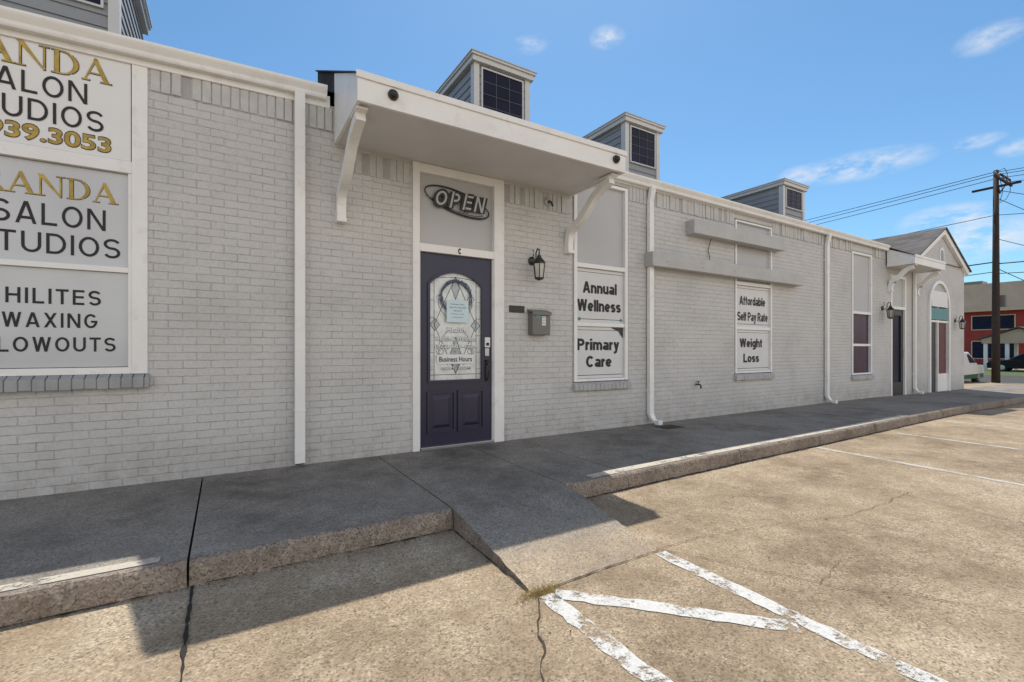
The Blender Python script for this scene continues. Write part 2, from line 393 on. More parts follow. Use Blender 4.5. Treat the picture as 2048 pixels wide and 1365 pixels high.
def sw(x): return -max(0,x-12)*.0096
KL=-1.95; RX0=1.38; RX1=2.43
def KR(x):
    y=lerp([(-99,-1.92),(2.4,-1.92),(3.4,-1.88),(5,-1.85),(7,-1.82),(10,-1.76),(14,-1.70),(18,-1.74),(24,-1.90),(99,-1.90)],x)
    d=x-RX1
    if 0<=d<.14: y+=.14-math.sqrt(max(0,.14**2-(.14-d)**2))
    return y
def slab(x0,x1,kf,b):
    g=.006; n=max(1,int((x1-x0)/.06))
    xs=[x0+g+(x1-x0-2*g)*i/n for i in range(n+1)]
    if abs(x0-RX1)<.01: xs=[x0+g,x0+.02,x0+.04]+[x for x in xs if x>x0+.06]
    rows=[]; w=0
    for i,x in enumerate(xs):
        ky=kf(x)
        j=lambda a: random.uniform(-a,a)
        z=sw(x); zb=zg(x)-.03
        w=w*.7+j(.004); e=w+j(.003)
        if random.random()<.06: e+=.012
        rows.append([(x,.02,z),(x,ky+.16,z),(x,ky+.035,z-.001),(x,ky+.014+e,z-.006+j(.002)),(x,ky+e,z-.024+j(.006)),(x,ky-.010+w+j(.005),(z+zb)/2),(x,ky-.014+j(.006),zb)])
    for r,q in zip(rows,rows[1:]):
        for k in range(6): b.face([r[k],q[k],q[k+1],r[k+1]],0 if k<2 else 1)
    for r in (rows[0],rows[-1]):
        b.face(r+[(r[0][0],.02,r[6][2])],1)
sl=MB()
xb=[-8,-6.2,-4.4,-1.95,-.17,RX0]
for a,c in zip(xb,xb[1:]): slab(a,c,lambda x:KL,sl)
g=.006; Lf=[];Rt=[]
a0,a1=RX0+g,RX1-g
prof=[(.02,0),(-.9,0),(KL+.12,0),(KL-.0,-.004),(KL-.15,-.020)]+[(KL-.15-(2.96+KL-.15)*t,-.020-.116*t) for t in (.1,.2,.3,.4,.5,.6,.7,.8,.9,1.0)]
for i,(y,z) in enumerate(prof):
    j=random.uniform(-.006,.006) if i>3 else 0
    t=max(0,(KL-y)/(2.96+KL)); Lf.append((a0-.02*t+j,y,z)); Rt.append((a1-.08*t-j,y+.03*t,z))
for i in range(len(prof)-1):
    sl.face([Lf[i],Rt[i],Rt[i+1],Lf[i+1]],0)
    for S,s_ in ((Lf,-1),(Rt,1)): sl.face([S[i],S[i+1],(S[i+1][0]+s_*.005,S[i+1][1],-.17),(S[i][0]+s_*.005,S[i][1],-.17)],1)
# worn, irregular lower lip
lo_=[];nn_=16
for i in range(nn_+1):
    t=i/nn_; x=Lf[-1][0]+(Rt[-1][0]-Lf[-1][0])*t; y=Lf[-1][1]+(Rt[-1][1]-Lf[-1][1])*t
    lo_.append((x,y-.012-random.uniform(0,.022)*(0 if i in (0,nn_) else 1),-.1405))
for i in range(nn_):
    p0=[Lf[-1][k]+(Rt[-1][k]-Lf[-1][k])*i/nn_ for k in range(3)]; p1=[Lf[-1][k]+(Rt[-1][k]-Lf[-1][k])*(i+1)/nn_ for k in range(3)]
    sl.face([p0,p1,lo_[i+1],lo_[i]],0)
xb=[RX1,3.15,4.95,6.75,8.5,10.3,12.1,13.9,15.7,17.5,19.3,21.5,23.5]
for a,c in zip(xb,xb[1:]): slab(a,c,KR,sl)
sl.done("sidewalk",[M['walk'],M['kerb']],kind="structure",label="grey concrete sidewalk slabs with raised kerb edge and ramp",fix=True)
b=MB(); b.face([(-8,.01,-.04),(19.3,.01,-.05-.07),(19.3,-1.60,-.12),(-8,-1.72,-.04)]); b.done("sidewalk_joint_bed",M['gap'],kind="structure",label="dirt in the joints between sidewalk slabs",fix=False)
b=MB()  # sunlit edge of the kerb top, painted as a pale overlay
for i in range(60):
    x=2.75+i*.12; b.face([(x,KR(x)+.04,.004+sw(x)),(x+.12,KR(x+.12)+.04,.004+sw(x)),(x+.12,KR(x+.12)+.145,.004+sw(x)),(x,KR(x)+.145,.004+sw(x))])
b.done("kerb_sun_strip",M['kerbtop'],kind="structure",label="pale strip painted as sunlight along the kerb top",fix=False)
b=MB(); b.face([(-4,KL+.05,.004),(-.3,KL+.05,.004),(-.3,KL+.13,.004),(-4,KL+.15,.004)]); b.done("kerb_sun_strip",M['kerbtop'],kind="structure",label="pale strip painted as sunlight along the kerb top",fix=False)

def lot_line(x0,y0,x1,y1,w,lab="worn white painted parking line",mat='line'):
    d=Vector((x1-x0,y1-y0)); l=d.length; d.normalize(); p=Vector((-d.y,d.x))*w/2
    n=max(1,int(l/.05)); b=MB(); prev=None
    for i in range(n+1):
        c=Vector((x0,y0))+d*l*i/n; a=c+p*(1+random.uniform(-.2,.12)); q=c-p*(1+random.uniform(-.2,.12))
        cur=((a.x,a.y,zg(a.x)+.004),(q.x,q.y,zg(q.x)+.004))
        if prev: b.face([prev[0],prev[1],cur[1],cur[0]])
        prev=cur
    b.done("parking_line",M[mat],kind="structure",label=lab,fix=False,group="painted parking lines")
lot_line(2.31,-2.99,2.27,-8,.10)
lot_line(1.41,-3.03,1.38,-8,.10)
lot_line(1.465,-3.04,2.232,-3.86,.10,"worn white diagonal hatch line")
lot_line(1.44,-4.2,2.22,-5.0,.10,"worn white diagonal hatch line")
lot_line(6.55,KR(6.5)-.06,6.1,-6.5,.08,mat='line2')
for x in (8.72,10.9,13.1,15.3,17.5): lot_line(x,KR(x)-.2,x-.35,-6.5,.08,mat='line2')
def crack(pts,w,jit=.012,mat='crack',z=.007,step=.035):
    P=[]
    for (a,b_),(c,d) in zip(pts,pts[1:]):
        l=math.hypot(c-a,d-b_); n=max(1,int(l/step))
        for i in range(n): P.append(Vector((a+(c-a)*i/n,b_+(d-b_)*i/n)))
    P.append(Vector(pts[-1])); b=MB(); prev=None; ox=oy=0
    for i,p in enumerate(P):
        ox=ox*.9+random.uniform(-jit,jit); oy=oy*.9+random.uniform(-jit,jit)
        t=(P[min(i+1,len(P)-1)]-P[max(0,i-1)]).normalized(); nn=Vector((-t.y,t.x))*w*random.uniform(.15,1.0)/2
        c=p+Vector((ox,oy)); cur=((c.x+nn.x,c.y+nn.y,zg(c.x)+z),(c.x-nn.x,c.y-nn.y,zg(c.x)+z))
        if prev: b.face([prev[0],prev[1],cur[1],cur[0]])
        prev=cur
    b.done("ground_crack",M[mat],kind="structure",label="dark crack in the concrete paving",fix=False)
crack([(-.15,KL-.01),(-.13,-8)],.026,.002,'gap')
crack([(1.36,-2.99),(1.30,-3.1),(1.16,-3.35),(1.0,-3.6),(.8,-4.5)],.012)
crack([(RX0-.02,-2.995),(RX1-.1,-2.965)],.012,.004)
crack([(2.33,-2.94),(2.55,-3.4),(2.82,-3.82),(3.26,-4.37),(3.6,-5.2)],.006,.012)
crack([(2.33,-2.93),(3.0,-3.0),(3.9,-3.25),(5.2,-3.3)],.005,.012)
crack([(3.9,-3.25),(4.1,-3.8),(4.0,-4.4)],.005,.012)
crack([(3.0,-2.2),(3.3,-2.6),(3.9,-3.25)],.004,.012)
crack([(2.75,-3.7),(3.2,-3.62),(3.9,-3.9)],.004,.012)
crack([(5.0,-2.0),(5.1,-3.0),(4.95,-4.2)],.006,.010)
crack([(7.7,-1.9),(7.6,-4.5)],.014,.004,'gap')
crack([(-.3,KL-.012),(-6,KL-.012)],.03,.003,'gap'); crack([(-.1,KL-.017),(1.36,KL-.017)],.022,.003,'gap')
xs_=[RX1+.14+i*.6 for i in range(28)]; crack([(x,KR(x)-.020) for x in xs_],.03,.003,'gap')
crack([(RX0-.012,KL-.03),(RX0-.03,-2.95)],.012,.003,'gap')
b=MB()
for i in range(420):
    x=random.gauss(1.41,.06); y=random.gauss(-3.0,.02); a=random.uniform(0,6.28); l=random.uniform(.015,.06); w=.0014
    dx,dy=math.cos(a)*l*.8,math.sin(a)*l*.8
    b.face([(x-w,y,-.14),(x+w,y,-.14),(x+dx,y+dy,-.14+l*.8)])
b.done("dry_grass",M['dry'],kind="stuff",label="dry yellow grass growing in the ramp joint",fix=False,cat="grass")
b=MB()
for i in range(420):
    q=random.random()
    if q<.35: x=random.uniform(-1.5,1.34); y=KL-.02-abs(random.gauss(0,.03)); z=-.136
    elif q<.6: x=random.uniform(RX1+.15,9); y=KR(x)-.03-abs(random.gauss(0,.04)); z=-.136
    elif q<.8: x=random.uniform(-1.5,9); y=-.01-abs(random.gauss(0,.03)); z=.003
    else: x=random.uniform(0,8); y=random.uniform(-4.5,-2.2) if x>2.5 else random.uniform(-3.9,-3.2); z=zg(x)+.003
    a=random.uniform(0,6.28); r=random.uniform(.003,.009); c,s_=math.cos(a)*r,math.sin(a)*r
    b.face([(x-c,y-s_,z),(x+s_*.6,y-c*.6,z+.002),(x+c,y+s_,z+.001),(x-s_*.6,y+c*.6,z+.003)])
b.done("leaf_litter",M['leaf'],kind="stuff",label="small dead leaves and grit along the kerb",fix=False,cat="debris")

# ---------------------------------------------------------------- building
BLD=empty("commercial_building",(0,0,0),label="long single-storey building of light grey painted brick with dormers",cat="building")
TOP=3.60
XA=-5.0; XE=15.55; XR=19.34
openings=[(-2.55,-.56,.88,3.58),(1.77,2.94,-.2,3.25),(4.03,5.08,.66,3.52),(7.67,8.86,.68,3.46),(12.03,13.07,.53,3.38),(14.1,15.0,-.2,3.0),(16.5,18.0,-.3,2.6)]
b=MB()
xs=sorted(set([XA,XE,XR]+[o[0] for o in openings]+[o[1] for o in openings])); zs=sorted(set([-.35,TOP]+[o[2] for o in openings]+[o[3] for o in openings]))
for x0,x1 in zip(xs,xs[1:]):
    for z0,z1 in zip(zs,zs[1:]):
        cx,cz=(x0+x1)/2,(z0+z1)/2
        if any(o[0]<cx<o[1] and o[2]<cz<o[3] for o in openings): continue
        b.face([(x0,0,z0),(x1,0,z0),(x1,0,z1),(x0,0,z1)])
for o in openings:
    d=.12
    b.face([(o[0],0,o[2]),(o[0],d,o[2]),(o[0],d,o[3]),(o[0],0,o[3])]); b.face([(o[1],0,o[2]),(o[1],d,o[2]),(o[1],d,o[3]),(o[1],0,o[3])])
    b.face([(o[0],0,o[2]),(o[1],0,o[2]),(o[1],d,o[2]),(o[0],d,o[2])]); b.face([(o[0],0,o[3]),(o[1],0,o[3]),(o[1],d,o[3]),(o[0],d,o[3])])
b.box(XA,XR-.001,.12,.16,-.35,TOP-.15)
b.box(XR-.15,XR,.001,11,-.35,TOP-.002); b.box(XA,XA+.15,.001,11,-.35,TOP-.12); b.box(XA+.15,XR-.15,10.85,11,-.35,TOP-.002)
GX=(XE+XR)/2; GZ=4.42; GB=TOP
slg=(GZ-(TOP-.15))/(GX-XE)
xo=(GB-(TOP-.15))/slg
b.face([(XE+xo,0,GB),(XR-xo,0,GB),(GX,0,GZ)])
b.done("wall",M['brick'],BLD,fix=False,label="light grey painted brick wall")
def soldier(x0,x1,z0=3.335,z1=3.565):
    b=MB(); x=x0+.004
    while x<x1-.05:
        w=.0705; r=random.random(); pr=.008+.005*random.random()
        if r<.14: pr=.002
        elif r>.84: pr=.020
        b.box(x,min(x+w-.006,x1),-pr,.01,z0+random.uniform(0,.004),z1,1 if r<.12 else 0); x+=w+.003
    b.done("soldier_course",[M['soldier'],M['soldier_dark']],BLD,bevel=.003,label="row of upright bricks below the eave")
for a,c in ((-.545,1.76),(2.95,4.02),(5.09,7.66),(8.87,12.02),(13.08,13.75)): soldier(a,c)
for a,c in ((1.0,1.76),(2.95,4.0)): soldier(a,c,2.96,3.19)

EY=-.05; PT=.525; RY=2.85
def ez(x): return lerp([(-99,3.50),(XA,3.50),(.86,3.715),(4.06,3.685),(13.75,3.64),(XR,3.60),(99,3.6)],x)
def rz(y,x=5): return ez(x)+PT*(min(y,RY)-EY)
b=MB()
xx=[XA-.2,XA,.86,4.06,13.75,XR]
for a,c in zip(xx,xx[1:]):
    b.face([(a,EY,ez(a)),(c,EY,ez(c)),(c,RY,rz(RY,c)),(a,RY,rz(RY,a))]); b.face([(a,RY,rz(RY,a)),(c,RY,rz(RY,c)),(c,8.3,rz(RY,c)),(a,8.3,rz(RY,a))])
    b.face([(a,8.3,rz(RY,a)),(c,8.3,rz(RY,c)),(c,11.2,ez(c)),(a,11.2,ez(a))])
for a in (XA-.2,XR): b.face([(a,EY,ez(a)),(a,RY,rz(RY,a)),(a,8.3,rz(RY,a)),(a,11.2,ez(a))])
b.done("roof",M['shingle'],BLD,fix=False,label="dark shingled roof behind the gutter")
b=MB(); b.prism([(XA,y,z) for y,z in ((0,3.38),(-.026,3.38),(-.026,3.47),(0,3.47))],[(.9,y,z) for y,z in ((0,3.56),(-.026,3.56),(-.026,3.68),(0,3.68))])
b.done("frieze_board",M['white'],BLD,bevel=.004)
b=MB(); b.xprism([(-.0,3.56),(-.026,3.56),(-.026,3.65),(0,3.65)],4.05,XE-1.7)
b.done("frieze_board",M['white'],BLD,bevel=.004)
def gutter(x0,x1,za,zb):
    b=MB()
    prof=[(-.028,0),(-.028,-.115),(-.08,-.115),(-.088,-.10),(-.092,-.075),(-.118,-.035),(-.125,-.02),(-.125,.0),(-.115,.0),(-.113,-.02),(-.085,-.07),(-.076,-.1),(-.04,-.1),(-.036,0)]
    b.xprism(prof,x0,x1,za,zb)
    return b.done("gutter",M['white'],BLD,label="white metal rain gutter under the roof edge")
gutter(XA,.86,3.52,3.735); gutter(4.06,13.75,3.70,3.655)
def downspout(x,y0,z1,z0,foot='cut',offset=0):
    b=MB(); w=.046; d=.06
    def seg(p,q):
        A=[(p[0]-w,p[1]-d/2,p[2]),(p[0]+w,p[1]-d/2,p[2]),(p[0]+w,p[1]+d/2,p[2]),(p[0]-w,p[1]+d/2,p[2])]
        Bq=[(q[0]-w,q[1]-d/2,q[2]),(q[0]+w,q[1]-d/2,q[2]),(q[0]+w,q[1]+d/2,q[2]),(q[0]-w,q[1]+d/2,q[2])]
        b.prism(A,Bq)
    if foot=='cut': seg((x,y0,z0),(x,y0,z1))
    else:
        seg((x,y0,z0+.16),(x,y0,z1-.22)); seg((x,y0,z1-.22),(x,-.085,z1-.05)); seg((x,-.085,z1-.05),(x,-.085,z1))
        pr=[(x,y0,z0+.16),(x+.012,y0-.03,z0+.09),(x+.03,y0-.09,z0+.035)]
        for p,q in zip(pr,pr[1:]): seg(p,q)
        b.box(x-w+.03,x+w+.03,y0-.17,y0-.09,z0+.008,z0+.072)
    for zz in (z0+.5,z1-.55): b.box(x-w-.003,x+w+.003,-.001,y0-d/2-.002,zz,zz+.025)
    if foot=='cut': b.box(x-w+.006,x+w-.006,y0-d/2+.006,y0+d/2-.006,z0-.012,z0+.001,1)
    b.done("downspout",[M['white'],M['black']],BLD,bevel=.004,label="white metal rain downspout on the brick wall")
downspout(.615,-.070,3.62,.035,'cut')
downspout(5.5,-.045,3.60,.0,'elbow'); downspout(10.85,-.045,3.57,.0,'elbow'); downspout(15.45,-.045,3.45,-.03,'elbow')

def dormer(x0,x1,zt,yf=1.2,back=2.95):
    zb=rz(yf,x0)-.12
    D=empty("dormer",(x0,yf,zb),BLD,label="small flat-topped dormer with grey siding and gridded window")
    b=MB(); b.box(x0+.02,x1-.02,yf+.02,back,zb,zt-.1)
    z=zb
    while z<zt-.16:
        h=.125; zt2=min(z+h,zt-.13)
        for sx,s in ((x0+.02,-1),(x1-.02,1)):
            b.prism([(sx,yf+.05,z),(sx+s*.018,yf+.05,z),(sx+s*.004,yf+.05,zt2)],[(sx,back,z),(sx+s*.018,back,z),(sx+s*.004,back,zt2)])
        b.prism([(x0+.05,yf+.02,z),(x0+.05,yf+.002,z),(x0+.05,yf+.016,zt2)],[(x1-.05,yf+.02,z),(x1-.05,yf+.002,z),(x1-.05,yf+.016,zt2)])
        z+=h
    b.done("siding",M['siding'],D)
    for s,xx in ((-1,x0),(1,x1)):
        b=MB(); P=[(xx+s*.006,yf-.012),(xx-s*.085,yf-.012),(xx-s*.085,yf+.03),(xx-s*.03,yf+.03),(xx-s*.03,yf+.10),(xx+s*.006,yf+.10)]
        b.prism([(x,y,zb) for x,y in P],[(x,y,zt-.13) for x,y in P]); b.done("corner_board",M['dtrim'],D,bevel=.003)
    b=MB(); b.box(x0-.05,x1+.05,yf-.06,back,zt-.13,zt-.055,0); b.box(x0-.075,x1+.075,yf-.085,back,zt-.0555,zt-.02,0); b.box(x0-.09,x1+.09,yf-.10,back,zt-.0205,zt-.008,0); b.box(x0-.08,x1+.08,yf-.09,back,zt-.0085,zt,1)
    b.done("dormer_roof",[M['dtrim'],M['shingle']],D,bevel=.002)
    wx0,wx1,wz0,wz1=x0+.14,x1-.14,4.60,zt-.19
    b=MB(); b.face([(wx0,yf-.004,wz0),(wx1,yf-.004,wz0),(wx1,yf-.004,wz1),(wx0,yf-.004,wz1)])
    b.done("window_glass",M['bglass'],D,fix=False)
    b=MB()
    for a,c,e,f in ((wx0-.022,wx0,wz0-.022,wz1+.022),(wx1,wx1+.022,wz0-.022,wz1+.022),(wx0,wx1,wz1,wz1+.022),(wx0,wx1,wz0-.022,wz0)): b.box(a,c,yf-.02,yf+.02,e,f)
    for i in (1,2): x=wx0+(wx1-wx0)*i/3; b.box(x-.005,x+.005,yf-.012,yf-.001,wz0,wz1,1)
    for i in (1,2,3): z=wz0+(wz1-wz0)*i/4; b.box(wx0,wx1,yf-.0115,yf-.001,z-.005,z+.005,1)
    b.done("window_frame",[M['dtrim'],M['muntin']],D)
dormer(-1.92,-.93,5.50); dormer(3.14,4.12,5.52); dormer(6.22,7.12,5.42); dormer(11.45,12.42,5.23)

def canopy(x0,x1,yf,zt,zb,yr,zr,dark_extra=True):
    C=empty("canopy",((x0+x1)/2,yf,zb),BLD,label="white timber canopy with carved brackets over the doorway")
    b=MB(); b.box(x0,x1,yf,yf+.03,zb-.012,zt-.01)
    sl=(zr-zt)/(yr-yf)
    for xx in (x0+.0,x1-.03):
        b.prism([(xx,yf+.03,zb-.012),(xx,-.03,zb-.012),(xx,-.03,zt-.02+sl*(-.03-yf)),(xx,yf+.03,zt-.02+sl*.03)],[(xx+.03,yf+.03,zb-.012),(xx+.03,-.03,zb-.012),(xx+.03,-.03,zt-.02+sl*(-.03-yf)),(xx+.03,yf+.03,zt-.02+sl*.03)])
    b.box(x0-.012,x1+.012,yf-.016,yf-.001,zt-.055,zt+.004)
    b.done("fascia",M['white'],C,bevel=.003)
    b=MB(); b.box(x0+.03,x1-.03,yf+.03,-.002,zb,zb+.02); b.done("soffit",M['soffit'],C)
    b=MB(); a=.02; b.prism([(x0-.02,yf+a,zt-.012),(x0-.02,yf+a,zt),(x0-.02,yr,zr+.015),(x0-.02,yr,zr)],[(x1+.02,yf+a,zt-.012),(x1+.02,yf+a,zt),(x1+.02,yr,zr+.015),(x1+.02,yr,zr)])
    for xx in (x0+.005,x1-.005):
        b.face([(xx,-.05,3.6),(xx,-.05,zt+sl*(-.05-yf)),(xx,yr,zr),(xx,yr,rz(yr,xx)-.2)])
    b.done("canopy_roof",M['shingle'],C)
    return C
C1=canopy(.94,4.02,-1.0,3.460,3.225,1.0,4.46)
C2=canopy(13.8,15.72,-.58,3.37,3.17,.6,3.90)
def bracket(x,C,reach=.86,zb=2.46,zt=3.213,th=.085):
    cl=[(-.045,zb),(-.05,zb+.12),(-.075,zb+.21),(-.15,zb+.275),(-.25,zb+.315),(-.34,zb+.37),(-.44,zb+.455),(-.53,zb+.535),(-.64,zb+.60),(-.75,zb+.645),(-.86,zb+.675)]
    s=reach/.86; cl=[(y*s if y<-.08 else y,zb+(z-zb)*(zt-zb-.03)/.70) for y,z in cl]
    P0=[Vector(p) for p in cl]; P=[]
    for i in range(len(P0)-1):
        a,b0,c,d=P0[max(0,i-1)],P0[i],P0[i+1],P0[min(len(P0)-1,i+2)]
        for k in range(4):
            t=k/4; P.append(.5*((2*b0)+(c-a)*t+(2*a-5*b0+4*c-d)*t*t+(3*b0-a-3*c+d)*t**3))
    P.append(P0[-1]); up=[];dn=[]
    for i,p in enumerate(P):
        t=(P[min(i+1,len(P)-1)]-P[max(0,i-1)]).normalized(); n=Vector((-t.y,t.x)); w=.044
        a=p+n*w; c=p-n*w
        up.append((min(a.x,-.001) ,min(a.y,zt))); dn.append((min(c.x,-.001),min(c.y,zt)))
    b=MB()
    b.xprism(up+dn[::-1],x-th/2,x+th/2)
    b.box(x-th/2-.008,x+th/2+.008,-reach-.06,-reach+.18,zt-.022,zt-.001)
    b.box(x-th/2-.004,x+th/2+.004,-.105,-.0,zb-.04,zb-.0005)
    b.done("bracket",M['white'],C,label="white curved timber bracket")
bracket(1.0,C1); bracket(3.93,C1); bracket(13.95,C2,.50,2.6,3.158); bracket(15.57,C2,.50,2.6,3.158)

def rect(b,x0,x1,z0,z1,y,m=0): b.face([(x0,y,z0),(x1,y,z0),(x1,y,z1),(x0,y,z1)],m)
def window(x0,x1,zs_,zm,zh,zt,t=.055,glass='glass',label=None):
    W=empty("window",((x0+x1)/2,0,zs_),BLD,label=label)
    b=MB()
    b.box(x0,x0+t,-.014,.1,zs_,zt); b.box(x1-t,x1,-.014,.1,zs_,zt)
    b.box(x0+t,x1-t,-.014,.1,zt-t*.8,zt); b.box(x0+t,x1-t,-.010,.1,zh,zh+.06); b.box(x0+t,x1-t,.0,.1,zm-.028,zm+.028); b.box(x0+t,x1-t,-.004,.1,zs_,zs_+.035)
    b.done("frame",M['white'],W,bevel=.003)
    b=MB(); b.box(x0+t,x1-t,.035,.09,zh+.06,zt-t*.8); b.done("panel",M['panel'],W,label="plain grey infill panel")
    b=MB(); rect(b,x0+t,x1-t,zs_+.035,zh,.045); b.done("glass",M[glass],W,fix=False)
    return W
def sill(W,x0,x1,z,mat,h=.10,proj=.06):
    b=MB(); x=x0
    while x<x1-.02:
        w=.069; q=random.uniform(-.003,.003)
        b.xprism([(.0,z),(-proj+q,z-.03),(-proj+q,z-h+q),(.0,z-h+q)],x,min(x+w,x1)); x+=.075
    b.box(x0+.002,x1-.002,-proj+.009,.0,z-h+.006,z-.034)
    b.done("sill",mat,W,bevel=.004,label="sill of upright painted bricks")

def ell(cx,cz,rx,rz_,a0,a1,n=14):
    return [(cx+rx*math.cos(a0+(a1-a0)*i/n),cz+rz_*math.sin(a0+(a1-a0)*i/n)) for i in range(n+1)]
H=math.pi/2
def ringpoly(o,i): return [[o[k],o[k+1],i[k+1],i[k]] for k in range(len(o)-1)]
GL={
'A':(.96,[[(.07,.04),(.13,.04),(.44,.88),(.41,1.0)],[(.41,1.0),(.50,1.0),(.87,.04),(.70,.04),(.38,.88)],[(.22,.32),(.62,.32),(.60,.37),(.24,.37)],[(0,0),(.24,0),(.24,.04),(0,.04)],[(.60,0),(.96,0),(.96,.04),(.60,.04)]]),
'N':(1.02,[[(.10,.04),(.15,.04),(.15,.95),(.10,.95)],[(.02,1.0),(.24,1.0),(.86,.0),(.80,.0)],[(.81,.0),(.86,0),(.86,.96),(.81,.96)],[(0,0),(.27,0),(.27,.04),(0,.04)],[(.68,.96),(.98,.96),(.98,1),(.68,1)]]),
'D':(.92,[[(.09,0),(.23,0),(.23,1),(.09,1)],[(0,0),(.09,0),(.09,.04),(0,.04)],[(0,.96),(.09,.96),(.09,1),(0,1)]]+ringpoly(ell(.30,.5,.54,.5,H,-H),ell(.30,.5,.39,.455,H,-H))+[[(.23,.955),(.30,.955),(.30,1),(.23,1)],[(.23,0),(.30,0),(.30,.045),(.23,.045)]]),
'R':(.92,[[(.09,0),(.23,0),(.23,1),(.09,1)],[(0,0),(.34,0),(.34,.04),(0,.04)],[(0,.96),(.09,.96),(.09,1),(0,1)]]+ringpoly(ell(.36,.75,.34,.25,H,-H),ell(.36,.75,.20,.205,H,-H))+[[(.23,.955),(.36,.955),(.36,1),(.23,1)],[(.23,.5),(.36,.5),(.36,.545),(.23,.545)],[(.38,.5),(.54,.5),(.86,.04),(.68,.0)],[(.68,0),(.92,0),(.92,.04),(.68,.04)]]),
}
def serif(word,xr,z0,h,y,parent,xscale=1.0,g=.006):
    w=sum(GL[c][0]+.03 for c in word)*h*xscale
    for name,mat,dx,dz,g,yy in (("lettering_outline",M['ink'],.0015,-.0015,g,y+.0015),("lettering",M['gold'],0,0,0.0005,y)):
        x=xr-w; b=MB(); k=0
        for c in word:
            ad,polys=GL[c]
            for P in polys:
                cx=sum(p[0] for p in P)/len(P); cz=sum(p[1] for p in P)/len(P)
                Q=[]
                for px,pz in P:
                    vx,vz=px-cx,pz-cz
                    gx=g*(1 if vx>0 else -1); gz=g*(1 if vz>0 else -1)
                    Q.append((x+px*h*xscale+gx+dx,yy-.00006*k,z0+pz*h+gz+dz))
                k=(k+1)%12
                b.face(Q)
            x+=(ad+.03)*h*xscale
        b.done(name,mat,parent,fix=False)

W=empty("window",(-1.6,0,.9),BLD,label="large window covered with white salon lettering signs")
b=MB()
b.box(-.665,-.56,-.016,.1,.93,3.535); b.box(-2.55,-2.44,-.016,.1,.93,3.559)
b.box(-2.44,-.665,-.012,.1,2.60,2.70); b.box(-2.44,-.665,-.006,.1,.93,.985); b.box(-2.44,-.69,-.002,.1,1.77,1.815); b.box(-.69,-.665,-.004,.1,.985,2.60)
b.box(-2.44,-.665,-.018,.1,3.535,3.559)
b.done("frame",M['white'],W,bevel=.003)
b=MB(); rect(b,-2.44,-.69,.985,2.60,.05); b.done("glass",M['glass'],W,fix=False)
b=MB(); b.box(-2.43,-.672,-.006,.05,2.702,3.534); b.done("sign_panel",M['sign'],W,bevel=.002,label="white panel with gold and black lettering")
b=MB(); b.box(-2.436,-.694,.030,.034,1.817,2.596); b.done("sign_panel",M['sign2'],W,label="aged white window film with gold and black lettering")
b=MB(); b.box(-2.436,-.694,.030,.034,.99,1.768); b.done("sign_panel",M['sign2'],W,label="aged white window film with black lettering")
sill(W,-2.6,-.545,.93,M['sill'],.115,.07)
y=-.010
tt=.125
serif("RANDA",-.79,3.30,.185,y,W,1.02,.004)
strokes("SALON",-1.60,-.945,3.10,3.265,y,M['ink'],W,tt,.18)
strokes("STUDIOS",-1.69,-.845,2.895,3.06,y,M['ink'],W,tt,.18)
text("939.3053",-1.52,-.795,2.732,2.868,y+.0015,M['ink'],W,name="lettering_outline",bold=.045)
text("939.3053",-1.515,-.80,2.74,2.86,y,M['gold'],W,bold=.022)
y=.027
serif("RANDA",-.755,2.335,.165,y,W,1.0,.003)
strokes("SALON",-1.50,-.838,2.105,2.275,y,M['ink'],W,tt,.18)
strokes("STUDIOS",-1.60,-.745,1.885,2.045,y,M['ink'],W,tt,.18)
strokes("HILITES",-1.42,-.868,1.49,1.61,y,M['ink'],W,.15,.22)
strokes("WAXING",-1.44,-.89,1.305,1.42,y,M['ink'],W,.15,.22)
strokes("BLOWOUTS",-1.56,-.775,1.115,1.23,y,M['ink'],W,.15,.22)

def signsheet(W,x0,x1,z0,z1):
    b=MB(); b.box(x0,x1,.026,.030,z0,z1,0); b.box(x0+.01,x1-.01,.0245,.0262,z1-.05,z1-.044,1); b.box(x0+.01,x1-.01,.0245,.0262,z0+.04,z0+.048,1)
    b.done("sign_panel",[M['sign3'],M['ink']],W,label="white window sign with bold black lettering")
W=window(4.05,5.06,.69,1.485,2.27,3.50,label="tall sash window with care signs and grey panel above")
signsheet(W,4.11,5.0,1.516,2.265); signsheet(W,4.11,5.0,.73,1.454); sill(W,4.03,5.1,.68,M['sill2'],.11)
y=.022
B=.21
strokes("Annual",4.23,4.87,1.925,2.085,y,M['ink'],W,B,.05); strokes("Wellness",4.13,4.95,1.67,1.835,y,M['ink'],W,B,.05)
strokes("Primary",4.13,4.92,1.125,1.285,y,M['ink'],W,B,.05); strokes("Care",4.29,4.77,.885,1.045,y,M['ink'],W,B,.05)
b=MB()
b.face([(4.76,.0205,1.45),(4.99,.0205,1.45),(4.99,.0205,1.30),(4.95,.0205,1.34),(4.9,.0205,1.40),(4.8,.0205,1.43)]); b.done("torn_corner",M['black'],W,fix=False,label="dark gap where the sign corner is torn")
for xx in (4.17,4.95):
    b=MB(); b.lathe((xx,.024,1.56),[(.022,0),(.022,-.006),(.012,-.012)],14,0,'y'); b.done("suction_cup",M['teal'],W)
W=window(7.69,8.84,.71,1.52,2.29,3.44,t=.04,label="tall sash window with rate signs and grey panel above")
signsheet(W,7.735,8.795,1.551,2.285); signsheet(W,7.735,8.795,.75,1.489); sill(W,7.66,8.87,.70,M['sill2'],.11)
strokes("Affordable",7.86,8.67,1.94,2.10,y,M['ink'],W,.19,.05); strokes("Self Pay Rate",7.80,8.75,1.655,1.815,y,M['ink'],W,.19,.045)
strokes("Weight",7.87,8.57,1.175,1.335,y,M['ink'],W,B,.05); strokes("Loss",7.98,8.47,.90,1.06,y,M['ink'],W,B,.05)
